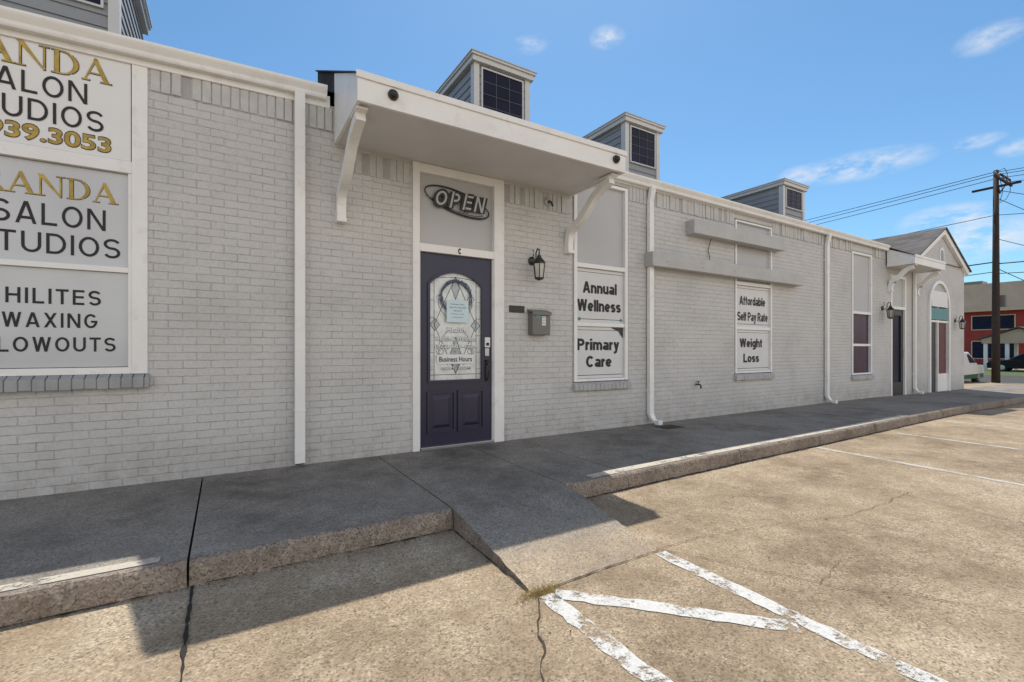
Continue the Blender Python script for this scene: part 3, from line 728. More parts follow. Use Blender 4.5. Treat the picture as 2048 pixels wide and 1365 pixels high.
W=window(12.05,13.05,.56,1.24,1.95,3.36,glass='pglass',label="tall window with dark purple covering and grey panel above"); sill(W,12.02,13.08,.55,M['sill2'],.10)

# ---- entrance door
E=empty("entrance_door",(2.33,0,0),BLD,label="dark violet door with arched leaded glass and white surround")
b=MB()
b.box(1.77,1.85,-.02,.12,-.0,3.222); b.box(2.80,2.94,-.02,.12,.0,3.222); b.box(1.85,2.80,-.018,.12,3.12,3.22); b.box(1.85,2.80,-.018,.12,2.235,2.325)
b.box(1.85,1.862,.0,.12,.02,2.235); b.box(2.786,2.80,.0,.12,.02,2.235)
b.done("frame",M['white'],E,bevel=.004)
b=MB(); b.box(1.85,2.80,.045,.1,2.325,3.12); b.done("transom_panel",M['panel'],E)
b=MB(); b.box(1.862,2.786,-.02,.11,.0,.03); b.done("threshold",M['steel'],E,bevel=.004)
dx0,dx1,dz0,dz1=1.862,2.786,.032,2.232; yd=.03
gx0,gx1,gz0,gzs,gzt=1.985,2.645,.78,1.88,2.03
arcp=[(gx1-(gx1-gx0)*i/16,gzs+(gzt-gzs)*math.sin(math.pi*i/16)**.75) for i in range(17)]
b=MB()
rect(b,dx0,dx1,dz0,gz0,yd); rect(b,dx0,gx0,gz0,dz1,yd); rect(b,gx1,dx1,gz0,dz1,yd)
for p,q in zip(arcp,arcp[1:]): b.face([(p[0],yd,p[1]),(q[0],yd,q[1]),(q[0],yd,dz1),(p[0],yd,dz1)])
b.box(dx0,dx1,yd+.035,yd+.05,dz0,dz1)
def ringprof(b,pts,w,y0,y1,m=0):
    cx=sum(p[0] for p in pts)/len(pts); cz=sum(p[1] for p in pts)/len(pts); k=len(pts)
    out=[]
    for i in range(k):
        a=Vector(pts[i-1]); c=Vector(pts[(i+1)%k]); p=Vector(pts[i]); t1=(p-a).normalized(); t2=(c-p).normalized(); n=Vector((-(t1+t2).y,(t1+t2).x)).normalized()
        if n.dot(p-Vector((cx,cz)))<0: n=-n
        cs=max(.5,abs(n.dot(Vector((-t1.y,t1.x))))); out.append(p+n*w/cs)
    for i in range(k):
        j=(i+1)%k; p,q,P,Q=pts[i],pts[j],out[i],out[j]
        b.face([(p[0],y0,p[1]),(q[0],y0,q[1]),(Q[0],y0,Q[1]),(P[0],y0,P[1])],m)
        b.face([(p[0],y0,p[1]),(q[0],y0,q[1]),(q[0],y1,q[1]),(p[0],y1,p[1])],m)
        b.face([(P[0],y0,P[1]),(Q[0],y0,Q[1]),(Q[0],y1,Q[1]),(P[0],y1,P[1])],m)
outl=[(gx0,gz0),(gx1,gz0)]+arcp
ringprof(b,outl,.030,yd-.016,yd+.03)
for px0,px1 in ((1.975,2.275),(2.355,2.655)):
    q=[(px0,.20),(px1,.20),(px1,.63),(px0,.63)]
    ringprof(b,q,.026,yd-.018,yd+.001)
    b.prism([(px0+.03,yd+.001,.23),(px1-.03,yd+.001,.23),(px1-.03,yd+.001,.60),(px0+.03,yd+.001,.60)],[(px0+.07,yd-.016,.27),(px1-.07,yd-.016,.27),(px1-.07,yd-.016,.56),(px0+.07,yd-.016,.56)])
b.done("door_leaf",M['door'],E,fix=False,label="dark violet raised-panel door leaf")
b=MB(); b.face([(p[0],yd+.022,p[1]) for p in outl]); b.done("door_glass",M['frost'],E,fix=False)
cx=(gx0+gx1)/2
b=MB(); yb=yd+.0205
def poly(pts): b.face([(p[0],yb,p[1]) for p in pts])
poly([(cx,1.99),(cx-.05,1.85),(cx,1.72),(cx+.05,1.85)]); poly([(cx,.85),(cx-.08,1.05),(cx,1.28),(cx+.08,1.05)])
for s in (-1,1): poly([(cx+s*.20,1.42),(cx+s*.26,1.49),(cx+s*.32,1.42),(cx+s*.26,1.35)])
b.done("bevelled_glass",M['bevelglass'],E,fix=False)
b=MB(); yl=yd+.019
def lead(pts,w=.004):
    for p,q in zip(pts,pts[1:]):
        P=Vector(p);Q=Vector(q); t=(Q-P)
        if t.length<1e-5: continue
        t.normalize(); n=Vector((-t.y,t.x))*w; b.face([(P.x+n.x,yl,P.y+n.y),(Q.x+n.x,yl,Q.y+n.y),(Q.x-n.x,yl,Q.y-n.y),(P.x-n.x,yl,P.y-n.y)])
lead([(gx0+.06,gz0),(gx0+.06,gzs+.07)],.003); lead([(gx1-.06,gz0),(gx1-.06,gzs+.07)],.003)
lead([(gx0+.06+(gx1-gx0-.12)*i/16,gzs+.07+(gzt-gzs-.12)*math.sin(math.pi*i/16)**.75) for i in range(17)],.003)
for i in range(6):
    z=.9+i*.2; lead([(gx0,z),(gx0+.06,z)],.002); lead([(gx1,z),(gx1-.06,z)],.002)
lead([(gx0,.84),(gx1,.84)],.003)
lead([(gx0+.06,1.42),(cx,1.99),(gx1-.06,1.42),(cx,.85),(gx0+.06,1.42)],.003)
lead([(cx,1.99),(cx-.05,1.85),(cx,1.72),(cx+.05,1.85),(cx,1.99)],.003); lead([(cx,.85),(cx-.08,1.05),(cx,1.28),(cx+.08,1.05),(cx,.85)],.003)
for s in (-1,1):
    for q in (1,-1):
        lead([(cx+s*(.10+.12*math.sin(a/14*math.pi)),1.42+q*(.07+.40*a/14)) for a in range(15)],.0025)
        # scroll ending in a small spiral
        lead([(cx+s*(.19+.055*(1-a/20)*math.cos(a/20*math.pi*2.6)),1.42+q*(.30+.055*(1-a/20)*math.sin(a/20*math.pi*2.6))) for a in range(21)],.0025)
    lead([(cx+s*.20,1.42),(cx+s*.26,1.49),(cx+s*.32,1.42),(cx+s*.26,1.35),(cx+s*.20,1.42)],.003)
b.done("lead_came",M['lead'],E,fix=False)
b=MB()
for k in range(3):
    pts=[]
    for a in range(33):
        t=a/32*2*math.pi; r=.18+.011*k+.006*math.sin(5*t+k*2); pts.append((cx+r*math.cos(t),yd+.004-.004*k,1.745+r*1.0*math.sin(t)))
    b.tube(pts,[.006+random.uniform(-.002,.002) for _ in range(33)],6)
for i in range(110):
    a=random.uniform(.1,2.9); r=.19+random.uniform(-.015,.02); x,z=cx+r*math.cos(a),1.745+r*math.sin(a)
    b.face([(x,yd-.006,z),(x+random.uniform(-.02,.02),yd-.012,z+.010),(x+random.uniform(-.022,.022),yd-.009,z-.014)])
b.done("wreath",M['wreath'],E,fix=False,label="thin blue-grey ring wreath on the door glass")
b=MB(); rect(b,cx-.13,cx+.15,1.45,1.71,yd-.018); b.done("notice",M['paper'],E,fix=False,label="pale paper notice taped to the glass")
for i,(s,w) in enumerate((("PLEASE CALL",.09),("WALK INS WELCOME",.11),("FOR ENTRY",.05),("Monday to Friday",.08),("by appointment",.07))):
    text(s,cx+.01-w,cx+.01+w,1.655-.038*i,1.668-.038*i,yd-.0195,M['ink'],E,name="notice_lettering")
def vinyl(s,a,c,e,f):
    text(s,cx+a+.005,cx+c+.005,e-.005,f-.005,yd+.013,M['etchdark'],E,name="lettering_outline",bold=.02); text(s,cx+a,cx+c,e,f,yd+.012,M['etch'],E,bold=.012)
vinyl("Health",-.12,.12,1.335,1.40); vinyl("Health & Wellness",-.25,.26,1.235,1.29); vinyl("(972) 685-1234",-.26,.27,1.14,1.195)
b=MB(); pts=[(-.22,.965),(.22,.965),(.24,.98),(.24,1.06),(.22,1.075),(-.22,1.075),(-.24,1.06),(-.24,.98)]
b.face([(cx+p[0],yd+.013,p[1]) for p in pts]); b.done("decal",M['sign'],E,fix=False)
text("Business Hours",cx-.21,cx+.21,.99,1.05,yd+.010,M['ink'],E,bold=.01); vinyl("9:00AM - 5:00PM",-.19,.19,.90,.935)
strokes("C",2.315,2.36,2.245,2.315,-.021,M['ink'],E,.25)
b=MB(); b.box(2.685,2.755,yd-.025,yd-.001,1.16,1.28); b.box(2.7,2.74,yd-.028,yd-.0255,1.18,1.215,1); b.done("keypad_lock",[M['sign'],M['ink']],E,bevel=.005)
b=MB(); b.box(2.685,2.745,yd-.022,yd-.0005,1.05,1.15); b.done("deadbolt",M['steel'],E,bevel=.006)
b=MB(); b.box(2.70,2.735,yd-.012,yd-.0002,.74,1.0); b.tube([(2.718,yd-.01,.96),(2.718,yd-.05,.95),(2.718,yd-.062,.88),(2.718,yd-.045,.79),(2.718,yd-.008,.76)],.010); b.lathe((2.718,yd-.03,.995),[(.02,-.012),(.026,0),(.02,.012)],12,0,'z')
b.done("door_handle",M['black'],E,bevel=.002)

# ---- OPEN sign
O=empty("open_sign",(2.33,.045,2.86),label="unlit neon style open sign on grey panel above the door",cat="sign")
b=MB(); pts=[]
th=math.radians(-12)
for i in range(49):
    a=2*math.pi*i/48; x=.42*math.cos(a); z=.13*math.sin(a); pts.append((2.335+x*math.cos(th)-z*math.sin(th),.022,2.86+x*math.sin(th)+z*math.cos(th)))
b.tube(pts,[.006+.005*max(0,-math.sin(2*math.pi*i/48-.5))+.003*max(0,math.sin(2*math.pi*i/48-.5)) for i in range(49)],8,0,False)
pts2=[(2.335+(p[0]-2.335)*.90,.02,2.855+(p[2]-2.86)*.80) for p in pts]; b.tube(pts2[28:46],.004,6,0,False)
b.done("neon_ring",M['black'],O,smooth=True)
strokes("OPEN",2.035,2.68,2.775,2.965,.016,M['black'],O,.40,.14,ref=.25,shear=.22,thick=.022)
strokes("OPEN",2.035,2.68,2.775,2.965,-.0085,M['panel'],O,.12,.14,name="neon_tube",ref=.25,shear=.22)
b=MB(); b.box(2.1,2.6,.025,.046,2.90,2.91); b.done("mounting_bar",M['black'],O)

def beam(x0,x1,z0,z1,lab):
    b=MB(); b.box(x0,x1,-.165,-.0,z0,z1); o=b.done("sign_beam",M['beam'],None,origin=((x0+x1)/2,0,z0),bevel=.006,label=lab,cat="sign mount",group="grey sign beams on the brick wall")
    for i in range(int((x1-x0)/.9)):
        c=MB(); xx=x0+.3+i*.9+random.uniform(-.15,.15); c.lathe((xx,-.166,(z0+z1)/2+random.uniform(-.05,.05)),[(.006,0),(.005,-.004)],8,0,'y')
        c.done("bolt",M['bronze'],o)
beam(6.37,9.0,2.995,3.215,"short grey timber sign beam bolted across the wall"); beam(5.42,9.68,2.385,2.60,"long grey timber sign beam bolted across the wall")
b=MB(); b.tube([(6.95,-.05,2.99),(6.94,-.03,2.9),(6.9,-.03,2.8),(6.93,-.03,2.7),(6.92,-.05,2.605)],.006,6); b.done("cable",M['wire'],None,origin=(6.93,0,2.6),label="loose black cable between two sign beams",cat="cable")

def lantern(loc,lab):
    X,Y,Z=loc; T=empty("wall_lantern",loc,label=lab,cat="lamp",group="black carriage lanterns on the brick wall")
    cy=Y-.17
    b=MB(); b.lathe((X,Y-.001,Z+.22),[(.055,0),(.055,-.012),(.035,-.022)],16,0,'y'); b.done("backplate",M['black'],T,smooth=False)
    b=MB(); b.tube([(X,Y-.015,Z+.20),(X,Y-.06,Z+.19),(X,Y-.10,Z+.23),(X,Y-.10,Z+.31),(X,Y-.135,Z+.355),(X,Y-.17,Z+.34),(X,Y-.17,Z+.28)],.009,8)
    b.tube([(X,Y-.015,Z+.24),(X,Y-.05,Z+.30),(X,Y-.045,Z+.35),(X,Y-.02,Z+.36)],.006,6); b.done("arm",M['black'],T,smooth=True)
    b=MB(); b.lathe((X,cy,Z+.16),[(.088,0),(.082,.015),(.05,.055),(.032,.075),(.026,.10),(.010,.115),(.006,.135)],6); b.done("lamp_cap",M['black'],T)
    b=MB()
    for j in range(6):
        a=math.pi*2*j/6; b.tube([(X+.078*math.cos(a),cy+.078*math.sin(a),Z+.16),(X+.056*math.cos(a),cy+.056*math.sin(a),Z-.02)],.0055,6)
    b.lathe((X,cy,Z-.05),[(.012,0),(.045,.012),(.064,.02),(.064,.033),(.052,.036)],6)
    b.done("cage",M['black'],T)
    b=MB(); b.lathe((X,cy,Z-.012),[(.052,0),(.073,.17)],6); b.done("lamp_glass",M['lampglass'],T)
    return T
lantern((3.36,0,2.05),"black carriage lantern on the brick beside the door")
lantern((13.62,0,1.92),"black carriage lantern on the brick near the second entrance")
lantern((18.55,0,1.78),"black carriage lantern beside the arched entrance")

MBX=empty("mailbox",(3.44,0,1.33),label="dark grey metal wall mailbox with sticker labels",cat="mailbox")
b=MB(); b.box(3.30,3.575,-.115,-.002,1.32,1.60); b.done("box",M['greybox'],MBX,bevel=.008)
b=MB(); b.xprism([(-.002,1.602),(-.125,1.602),(-.128,1.57),(-.134,1.57),(-.132,1.612),(-.002,1.65)],3.29,3.585); b.done("lid",M['greybox'],MBX,bevel=.003)
b=MB(); rect(b,3.35,3.42,1.53,1.565,-.1175); b.done("sticker",M['teal'],MBX,fix=False)
b=MB(); rect(b,3.44,3.50,1.44,1.555,-.1175); b.done("label_sticker",M['sign'],MBX,fix=False)
for i in range(3): text(("NO","SOLICIT","MAIL")[i],3.447,3.493,1.53-.035*i,1.548-.035*i,-.1185,M['ink'],MBX)
b=MB(); b.box(3.02,3.245,-.012,-.001,1.60,1.685); b.done("name_plaque",M['black'],None,origin=(3.13,0,1.6),bevel=.003,label="small black plaque on the brick wall",cat="plaque")
JB=empty("junction_box",(3.60,0,3.07),label="small round metal electrical box below the canopy",cat="electrical box")
b=MB(); b.lathe((3.60,-.001,3.07),[(.055,0),(.055,-.03),(.04,-.04)],16,0,'y'); b.done("cover",M['steel'],JB,smooth=False)
b=MB(); b.tube([(3.60,-.04,3.07),(3.62,-.07,3.05),(3.63,-.09,3.0)],.015); b.done("knuckle",M['bronze'],JB)
for x in (1.24,3.86):
    S=empty("security_camera",(x,-1.02,3.34),label="small dark dome security camera on the canopy fascia",cat="camera",group="dome cameras on the canopy")
    b=MB(); b.lathe((x,-1.001,3.335),[(.046,0),(.046,-.018),(.042,-.024)],18,0,'y'); b.done("camera_base",M['bronze'],S)
    b=MB(); b.lathe((x,-1.025,3.335),[(.036,0),(.034,-.014),(.026,-.026),(.012,-.034)],18,0,'y'); b.done("camera_dome",M['black'],S,smooth=True)
HB=empty("hose_tap",(6.62,0,.56),label="small brass garden tap on the brick wall",cat="tap")
b=MB(); b.tube([(6.62,-.0,.56),(6.62,-.08,.56),(6.62,-.10,.53),(6.62,-.10,.50)],.014); b.done("spout",M['bronze'],HB)
b=MB(); b.lathe((6.62,-.05,.60),[(.03,0),(.032,.006),(.03,.012)],10); b.tube([(6.62,-.05,.56),(6.62,-.05,.605)],.007); b.done("tap_handle",M['bronze'],HB)
b=MB(); b.box(5.35,5.72,-.50,-.24,-.02,.006)
for i in range(7): b.box(5.38+i*.047,5.40+i*.047,-.47,-.27,.0065,.012)
b.done("utility_cover",M['bronze'],None,origin=(5.5,-.37,0),label="rusty metal utility cover set in the sidewalk",cat="cover")

E2=empty("entrance_door",(14.55,0,0),BLD,label="dark glazed door with white surround under the small canopy")
b=MB(); b.box(14.10,14.17,-.015,.12,-.03,3.0); b.box(14.93,15.0,-.015,.12,-.03,3.0); b.box(14.17,14.93,-.013,.12,2.93,2.998); b.box(14.17,14.93,-.013,.12,2.15,2.22); b.done("frame",M['white'],E2,bevel=.003)
b=MB(); b.box(14.17,14.93,.04,.1,2.22,2.93); b.done("transom_panel",M['panel'],E2)
b=MB(); b.box(14.17,14.30,.03,.09,-.02,2.15); b.box(14.80,14.93,.03,.09,-.02,2.15); b.box(14.30,14.80,.03,.09,2.0,2.15); b.box(14.30,14.80,.03,.09,-.02,.3); b.done("door_leaf",M['black'],E2,bevel=.003)
b=MB(); rect(b,14.30,14.80,.3,2.0,.06); b.done("door_glass",M['bglass'],E2,fix=False)
b=MB(); b.tube([(14.84,.03,.9),(14.84,-.02,.92),(14.84,-.02,1.1),(14.84,.03,1.12)],.01); b.done("door_handle",M['steel'],E2)

E3=empty("arched_entrance",(17.25,0,0),BLD,label="arched white entrance surround with red door and teal banner")
asz=2.35
b=MB()
def archpts(r,zc,n=18): return [(17.25+r*math.cos(math.pi*i/n),zc+r*.95*math.sin(math.pi*i/n)) for i in range(n+1)]
A=archpts(.78,asz); Bp=archpts(.68,asz)
for i in range(len(A)-1): b.yprism([A[i],A[i+1],Bp[i+1],Bp[i]],-.05,-.001)
b.box(16.47,16.57,-.05,.1,-.07,asz); b.box(17.93,18.03,-.05,.1,-.07,asz); b.box(17.14,17.20,-.02,.1,-.07,asz-.02); b.box(16.57,17.93,-.018,.1,1.9,1.96)
b.box(17.20,17.93,-.01,.1,-.07,.45)
b.done("frame",M['white'],E3,bevel=.004)
b=MB(); b.face([(p[0],-.004,p[1]) for p in Bp]); b.done("fanlight_panel",M['panel'],E3,fix=False)
b=MB(); b.box(16.57,17.14,.03,.08,-.07,1.9); b.done("door_leaf",M['black'],E3)
b=MB(); b.box(17.20,17.93,.03,.08,.45,1.9); b.done("side_light",M['doorred'],E3)
b=MB(); b.box(16.60,17.90,-.035,-.022,1.98,2.30); b.done("banner",M['teal'],E3,label="teal banner across the transom")
b=MB(); b.box(16.66,17.84,-.035,-.022,2.34,2.78); b.done("banner",M['sign'],E3,label="white banner above the transom")
for s,xe in ((-1,XE-.12),(1,XR+.12)):
    b=MB(); ze=TOP-.15-.12*slg
    b.yprism([(xe,ze),(GX,GZ),(GX,GZ+.16),(xe,ze+.16)],-.09,-.002); b.done("gable_trim",M['white'],BLD,bevel=.004)
b=MB()
for s,xe in ((-1,XE-.2),(1,XR+.2)):
    ze=TOP-.15-.2*slg+.16
    b.face([(xe,-.13,ze),(GX,-.13,GZ+.165),(GX,3.2,GZ+.165),(xe,3.2,ze)])
    b.face([(xe,-.13,ze+.03),(GX,-.13,GZ+.195),(GX,3.2,GZ+.195),(xe,3.2,ze+.03)]); b.face([(xe,-.13,ze),(GX,-.13,GZ+.165),(GX,-.13,GZ+.195),(xe,-.13,ze+.03)])
b.done("gable_roof",M['shingle2'],BLD,fix=False,label="brown shingled gable roof")
b=MB(); P=[(GX-.16,3.55),(GX+.16,3.55)]+[(GX+.16*math.cos(math.pi*i/10),3.85+.2*math.sin(math.pi*i/10)) for i in range(11)]
b.yprism(P,-.03,-.001); b.done("gable_vent",M['white'],BLD)
b=MB(); P=[(GX-.11,3.60),(GX+.11,3.60)]+[(GX+.11*math.cos(math.pi*i/10),3.84+.14*math.sin(math.pi*i/10)) for i in range(11)]
b.face([(p[0],-.033,p[1]) for p in P]); b.done("vent_louvre",M['siding'],BLD,fix=False)

# ---------------------------------------------------------------- background
px,py=33.7,2.5; pz=zg(px)
U=empty("utility_pole",(px,py,pz),label="tall dark wooden utility pole with crossarm and cables",cat="utility pole")
b=MB(); b.tube([(px,py,pz-.3),(px,py,pz+5),(px+.03,py,pz+10.9)],[.17,.145,.105],12); b.done("pole",M['wood'],U,smooth=True)
b=MB(); b.box(px-.9,px+1.9,py-.22,py-.13,pz+10.35,pz+10.45); b.box(px-.05,px+.08,py-.9,py+.9,pz+10.0,pz+10.1); b.box(px+.0,px+1.7,py-.2,py-.12,pz+10.62,pz+10.70); b.done("crossarm",M['wood'],U,bevel=.01)
for dx in (-.8,-.3,.5,1.1,1.7):
    b=MB(); b.lathe((px+dx,py-.17,pz+10.451),[(.03,0),(.06,.04),(.03,.08),(.055,.12),(.02,.18)],10); b.done("insulator",M['greybox'],U,smooth=True)
b=MB(); b.box(px+.16,px+.42,py-.32,py-.02,pz+3.9,pz+4.5); b.done("meter_box",M['greybox'],U,bevel=.02)
b=MB()
for s in (-1,1): b.tube([(px+.1,py-.12,pz+9.7),(px+s*.8+.2,py-.17,pz+10.36)],.03,6)
b.tube([(px+1.1,py-.18,pz+10.6),(px+1.0,py-.2,pz+10.9),(px+.5,py-.2,pz+11.05),(px+.1,py-.1,pz+10.85)],.014,5); b.tube([(px-.3,py-.17,pz+10.6),(px-.1,py-.2,pz+10.2),(px+.25,py-.2,pz+9.8),(px+.2,py-.1,pz+9.3)],.014,5)
b.tube([(px+1.7,py-.17,pz+10.6),(px+1.5,py-.2,pz+10.0),(px+.8,py-.2,pz+9.5),(px+.1,py-.1,pz+9.2)],.014,5)
b.done("brace",M['wood'],U)
def wire(p,q,sag,r=.016,n=20):
    b=MB(); b.tube([(p[0]+(q[0]-p[0])*i/n,p[1]+(q[1]-p[1])*i/n,p[2]+(q[2]-p[2])*i/n-sag*4*(i/n)*(1-i/n)) for i in range(n+1)],r,5)
    b.done("power_cable",M['wire'],None,origin=p,label="thin black overhead power cable from the pole",cat="cable",group="overhead power cables")
for k in range(4):
    dx=(-.8,-.3,.5,1.7)[k]
    wire((px+dx,py,pz+10.6),(px-1.5+dx*.3,75,pz+11-.25*k),.9+.1*k) if k<3 else None
    wire((px+dx,py,pz+10.6),(px+10+dx,-60,pz+11),1.0+.2*k)
wire((px,py,pz+8.6),(px-6,75,pz+9),1.4)
wire((px,py,pz+8.6),(px+14,-50,pz+8),1.4); wire((px,py,pz+9.5),(px+60,-8,pz+5.5),.8); wire((px,py,pz+9.9),(px+40,-20,pz+6.5),.8); wire((px,py,pz+7.4),(px+50,-10,pz+6),.8)
wire((px,py,pz+6.1),(px+3,-60,pz+7),.7,.03); wire((px,py,pz+6.2),(px-5,75,pz+6.5),.9,.03); wire((px,py,pz+5.9),(px+60,2,pz+5.5),.8,.02); wire((px,py,pz+5.6),(px+4,-60,pz+5.2),.9,.02); wire((px,py,pz+5.7),(px-4,75,pz+5.6),1.1,.02)
RB=empty("red_building",(74,10,zg(74)),label="two-storey red building with tan parapet across the street",cat="building")
z0=zg(74)
b=MB(); b.box(74,90,-25,45,z0,z0+6.2,0); b.done("wall",M['redwall'],RB)
b=MB(); b.prism([(73.2,-26,z0+6.2),(90,-26,z0+6.2),(90,-26,z0+9.2),(73.9,-26,z0+9.2)],[(73.2,46,z0+6.2),(90,46,z0+6.2),(90,46,z0+9.2),(73.9,46,z0+9.2)]); b.box(73.1,73.3,-26.1,46.1,z0+6.0,z0+6.3); b.done("parapet_roof",M['tan'],RB)
b=MB(); b.box(80,82,14,16,z0+9.2,z0+10.2); b.done("rooftop_unit",M['greybox'],RB)
for yy in range(-20,42,6):
    for k,(za,zc) in enumerate(((.7,2.6),(4.0,5.5))):
        w=empty("window",(74,yy+1.5,z0+za),RB)
        b=MB(); b.box(73.93,73.97,yy,yy+3.4,z0+za,z0+zc); b.done("glass",M['bglass'],w)
        b=MB()
        for a in (yy-.1,yy+1.65,yy+3.4): b.box(73.88,73.99,a,a+.1,z0+za-.1,z0+zc+.1)
        b.box(73.9,73.985,yy,yy+3.4,z0+zc,z0+zc+.1); b.box(73.9,73.985,yy,yy+3.4,z0+za-.1,z0+za); b.done("frame",M['tan'],w)
kx,ky=55.5,6.0; kz=zg(kx)
K=empty("gabled_kiosk",(kx,ky,kz),label="small white gabled shelter with posts beside the street",cat="kiosk")
for dx in (0,2.6):
    for dy in (-2,-.7,.7,2):
        b=MB(); b.box(kx+dx,kx+dx+.22,ky+dy-.11,ky+dy+.11,kz,kz+2.3); b.done("post",M['white'],K)
b=MB(); b.box(kx-.15,kx+2.97,ky-2.2,ky+2.2,kz+2.3,kz+2.65)
b.prism([(kx-.1,ky-2.2,kz+2.651),(kx-.1,ky+2.2,kz+2.651),(kx-.1,ky,kz+3.5)],[(kx+2.9,ky-2.2,kz+2.651),(kx+2.9,ky+2.2,kz+2.651),(kx+2.9,ky,kz+3.5)]); b.done("gable",M['tan'],K)
b=MB()
for s in (-1,1): b.prism([(kx-.35,ky+s*2.45,kz+2.62),(kx-.35,ky,kz+3.56),(kx-.35,ky,kz+3.66),(kx-.35,ky+s*2.5,kz+2.7)],[(kx+3.1,ky+s*2.45,kz+2.62),(kx+3.1,ky,kz+3.56),(kx+3.1,ky,kz+3.66),(kx+3.1,ky+s*2.5,kz+2.7)])
b.done("kiosk_roof",M['shingle2'],K)

def vehicle(name,loc,rot,prof,cab,L,w,bodymat,stripe,label,cat):
    R=Matrix.Rotation(rot,4,'Z'); loc=Vector(loc)
    T=empty(name,loc,label=label,cat=cat)
    def fin(b,n,m,**k):
        b.v=[tuple(loc+(R@Vector(v))) for v in b.v]; return b.done(n,m,T,**k)
    b=MB(); b.yprism(prof,-w/2,w/2)
    cw=w/2-.03; tw=w/2-.2
    zs=[p[1] for p in cab]; zlo,zhi=min(zs),max(zs)
    hw=lambda z: cw+(tw-cw)*(z-zlo)/(zhi-zlo)
    b.prism([(x,-hw(z),z) for x,z in cab],[(x,hw(z),z) for x,z in cab])
    fin(b,"body",bodymat,bevel=.05)
    if stripe:
        b=MB()
        for s in (-1,1): b.face([(-L/2+.1,s*(w/2+.004),.30),(L/2-.1,s*(w/2+.004),.30),(L/2-.1,s*(w/2+.004),.52),(-L/2+.1,s*(w/2+.004),.48)])
        fin(b,"side_stripe",stripe,fix=False)
    b=MB(); cxm=sum(p[0] for p in cab)/len(cab); czm=sum(p[1] for p in cab)/len(cab)
    sc=[(cxm+(x-cxm)*.88,czm+(z-czm)*.66) for x,z in cab]
    if stripe: sc=[(max(x,cab[-1][0]-1.25),z) for x,z in sc]
    for s in (-1,1): b.face([(x,s*(hw(z)+.012),z) for x,z in sc])
    (xa,za),(xb_,zb_)=cab[0],cab[1]; (xc,zc),(xd,zd)=cab[-1],cab[-2]
    for (x1,z1),(x2,z2),s in (((xa,za),(xb_,zb_),-1),((xc,zc),(xd,zd),1)):
        f=lambda t:(x1+(x2-x1)*t,z1+(z2-z1)*t)
        p,q=f(.12),f(.88); b.face([(p[0]+s*.012,-hw(p[1])+.1,p[1]+.01),(p[0]+s*.012,hw(p[1])-.1,p[1]+.01),(q[0]+s*.012,hw(q[1])-.08,q[1]+.01),(q[0]+s*.012,-hw(q[1])+.08,q[1]+.01)])
    fin(b,"window",M['bglass'],fix=False)
    for fx in (-.31*L,.31*L):
        for s in (-1,1):
            b=MB(); b.lathe((fx,s*(w/2-.12),.33),[(.30,-.11),(.33,-.09),(.33,.09),(.30,.11)],20,0,'y'); wl=fin(b,"tyre",M['rubber'])
            b=MB(); b.lathe((fx,s*(w/2-.0),.33),[(.2,-.012),(.2,.006),(.05,.012)],14,0,'y'); fin(b,"rim",M['steel'])
    for s in (-1,1):
        b=MB(); b.box(L/2-.03,L/2+.01,s*(w/2-.25)-.14,s*(w/2-.25)+.14,.66,.80); fin(b,"headlight",M['lampw'])
        b=MB(); b.box(-L/2-.01,-L/2+.03,s*(w/2-.18)-.10,s*(w/2-.18)+.10,.75,.95); fin(b,"tail_light",M['red'])
    b=MB(); b.box(L/2-.02,L/2+.05,-w/2+.08,w/2-.08,.3,.5); fin(b,"bumper",M['black'],bevel=.02)
    b=MB(); b.box(-L/2-.05,-L/2+.02,-w/2+.08,w/2-.08,.35,.52); fin(b,"bumper",M['black'],bevel=.02)
vehicle("parked_van",(32.0,3.95,zg(34.5)-.05),math.radians(0),[(-2.3,.28),(2.3,.28),(2.35,.75),(2.2,.90),(1.35,.98),(-2.3,.98)],[(-2.28,.97),(-2.2,1.62),(.7,1.64),(1.5,.97)],4.6,1.75,M['carwhite'],M['cargreen'],"white delivery van with green lower stripe parked by the street","van")
vehicle("parked_car",(54.3,5.2,zg(54)),math.radians(90),[(-2.2,.25),(2.2,.25),(2.25,.65),(2.05,.86),(1.1,.95),(-2.1,.95)],[(-1.95,.94),(-1.3,1.48),(.2,1.5),(1.05,.94)],4.4,1.75,M['carblack'],None,"dark car parked near the small shelter","car")

# ---------------------------------------------------------------- sky, sun, camera
SUN=Vector((.338,.432,1.0)).normalized()
el=math.asin(SUN.z); az=math.atan2(SUN.x,SUN.y)
w=bpy.data.worlds.new("World"); scene.world=w; w.use_nodes=True; nt=w.node_tree; nt.nodes.clear()
out=nt.nodes.new('ShaderNodeOutputWorld'); bg=nt.nodes.new('ShaderNodeBackground'); nt.links.new(bg.outputs[0],out.inputs[0])
sky=nt.nodes.new('ShaderNodeTexSky'); sky.sky_type='NISHITA'; sky.sun_disc=False; sky.sun_elevation=el; sky.sun_rotation=az; sky.air_density=1.0; sky.dust_density=.4; sky.ozone_density=2.0
tc=nt.nodes.new('ShaderNodeTexCoord'); s=nt.nodes.new('ShaderNodeSeparateXYZ'); nt.links.new(tc.outputs['Generated'],s.inputs[0])
D2R=math.pi/180
azn=mathn(nt,'ARCTAN2',s.outputs[0],s.outputs[1]); eln=mathn(nt,'ARCSINE',s.outputs[2])
clouds=[(43.0,33.2,1.7,.9,.75),(33.7,33.1,1.8,.8,.4),(77.1,25,1.9,.9,.6),(76.2,17.5,1.6,.5,.65),(78.7,16.4,1.1,.6,.7),(67.8,17.5,5.0,1.1,.8),(63.2,17.6,1.8,.8,.65),(74.6,11.5,3.0,1.1,.9),(76,9.5,4.0,1.6,.9)]
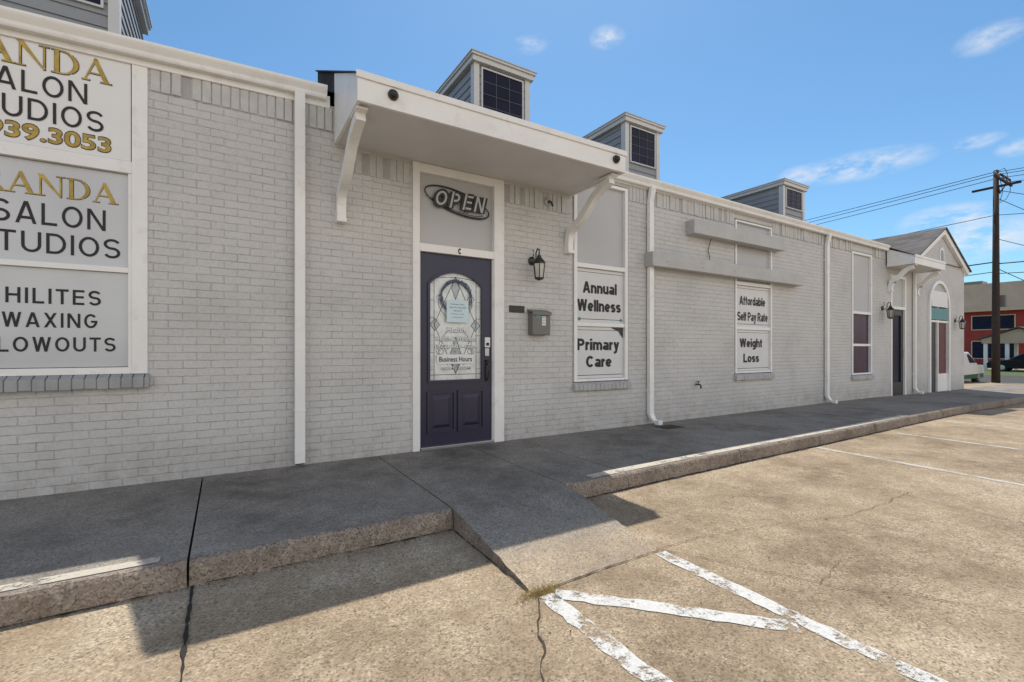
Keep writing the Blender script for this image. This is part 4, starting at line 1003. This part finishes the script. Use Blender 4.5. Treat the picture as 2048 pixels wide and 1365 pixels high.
nz=nd(nt,'ShaderNodeTexNoise'); nz.inputs['Scale'].default_value=20; nz.inputs['Detail'].default_value=6; nz.inputs['Roughness'].default_value=.62
mp=nd(nt,'ShaderNodeMapping'); mp.inputs['Scale'].default_value=(1,1,2.6); nt.links.new(tc.outputs['Generated'],mp.inputs[0]); nt.links.new(mp.outputs[0],nz.inputs['Vector'])
acc=None
for a,e,sa,se,op in clouds:
    dx=mathn(nt,'MULTIPLY_ADD',azn,1/(sa*D2R),-a/sa); dz=mathn(nt,'MULTIPLY_ADD',eln,1/(se*D2R),-e/se)
    q=mathn(nt,'SQRT',mathn(nt,'MULTIPLY_ADD',dx,dx,mathn(nt,'MULTIPLY',dz,dz)))
    f=mathn(nt,'MULTIPLY',mathn(nt,'SUBTRACT',1.35,q,clamp=True),op)
    acc=f if acc is None else mathn(nt,'MAXIMUM',acc,f)
acc=mathn(nt,'MULTIPLY',acc,mathn(nt,'MULTIPLY_ADD',nz.outputs['Fac'],4.2,-1.55,clamp=True))
# bright low cloud bank, added out of view to fill-light the facade
fill_deck=nd(nt,'ShaderNodeMapRange'); nt.links.new(s.outputs[1],fill_deck.inputs[0]); fill_deck.inputs[1].default_value=.05; fill_deck.inputs[2].default_value=-.4; fill_deck.inputs[3].default_value=0; fill_deck.inputs[4].default_value=1
dk2=nd(nt,'ShaderNodeMapRange'); nt.links.new(s.outputs[2],dk2.inputs[0]); dk2.inputs[1].default_value=.75; dk2.inputs[2].default_value=.45; dk2.inputs[3].default_value=0; dk2.inputs[4].default_value=1
n2=nd(nt,'ShaderNodeTexNoise'); n2.inputs['Scale'].default_value=3.2; n2.inputs['Detail'].default_value=4; nt.links.new(mp.outputs[0],n2.inputs['Vector'])
dk=mathn(nt,'MULTIPLY',mathn(nt,'MULTIPLY',fill_deck.outputs[0],dk2.outputs[0]),mathn(nt,'MULTIPLY_ADD',n2.outputs['Fac'],3.0,-.75,clamp=True))
up=mathn(nt,'MULTIPLY_ADD',s.outputs[2],30,0,clamp=True)
SKS=.15
skyc=mix(nt,1.0,sky.outputs[0],(.62,.87,.96),'MULTIPLY')
cl=mix(nt,acc,skyc,(.82/SKS,.86/SKS,.93/SKS))
cl=mix(nt,mathn(nt,'MULTIPLY',dk,up),cl,(1.70/SKS,1.56/SKS,1.42/SKS))
nt.links.new(cl,bg.inputs['Color']); bg.inputs['Strength'].default_value=SKS
ld=bpy.data.lights.new("sun",'SUN'); ld.energy=4.5; ld.angle=math.radians(.5); ld.color=(1,.94,.85)
lo=bpy.data.objects.new("sun",ld); col.objects.link(lo); lo.rotation_euler=(-SUN).to_track_quat('-Z','Y').to_euler(); lo.location=(20,20,40)
cd=bpy.data.cameras.new("camera"); cam=bpy.data.objects.new("camera",cd); col.objects.link(cam)
cam.location=(0,-5,1.13); cam.rotation_euler=(math.radians(90),0,math.radians(-31.5)); cd.sensor_width=36; cd.lens=936/2048*36; cd.shift_y=17.5/2048; cd.clip_end=5000; cd.clip_start=.05
scene.camera=cam
scene.view_settings.view_transform='Standard'; scene.view_settings.look='None'; scene.view_settings.exposure=0
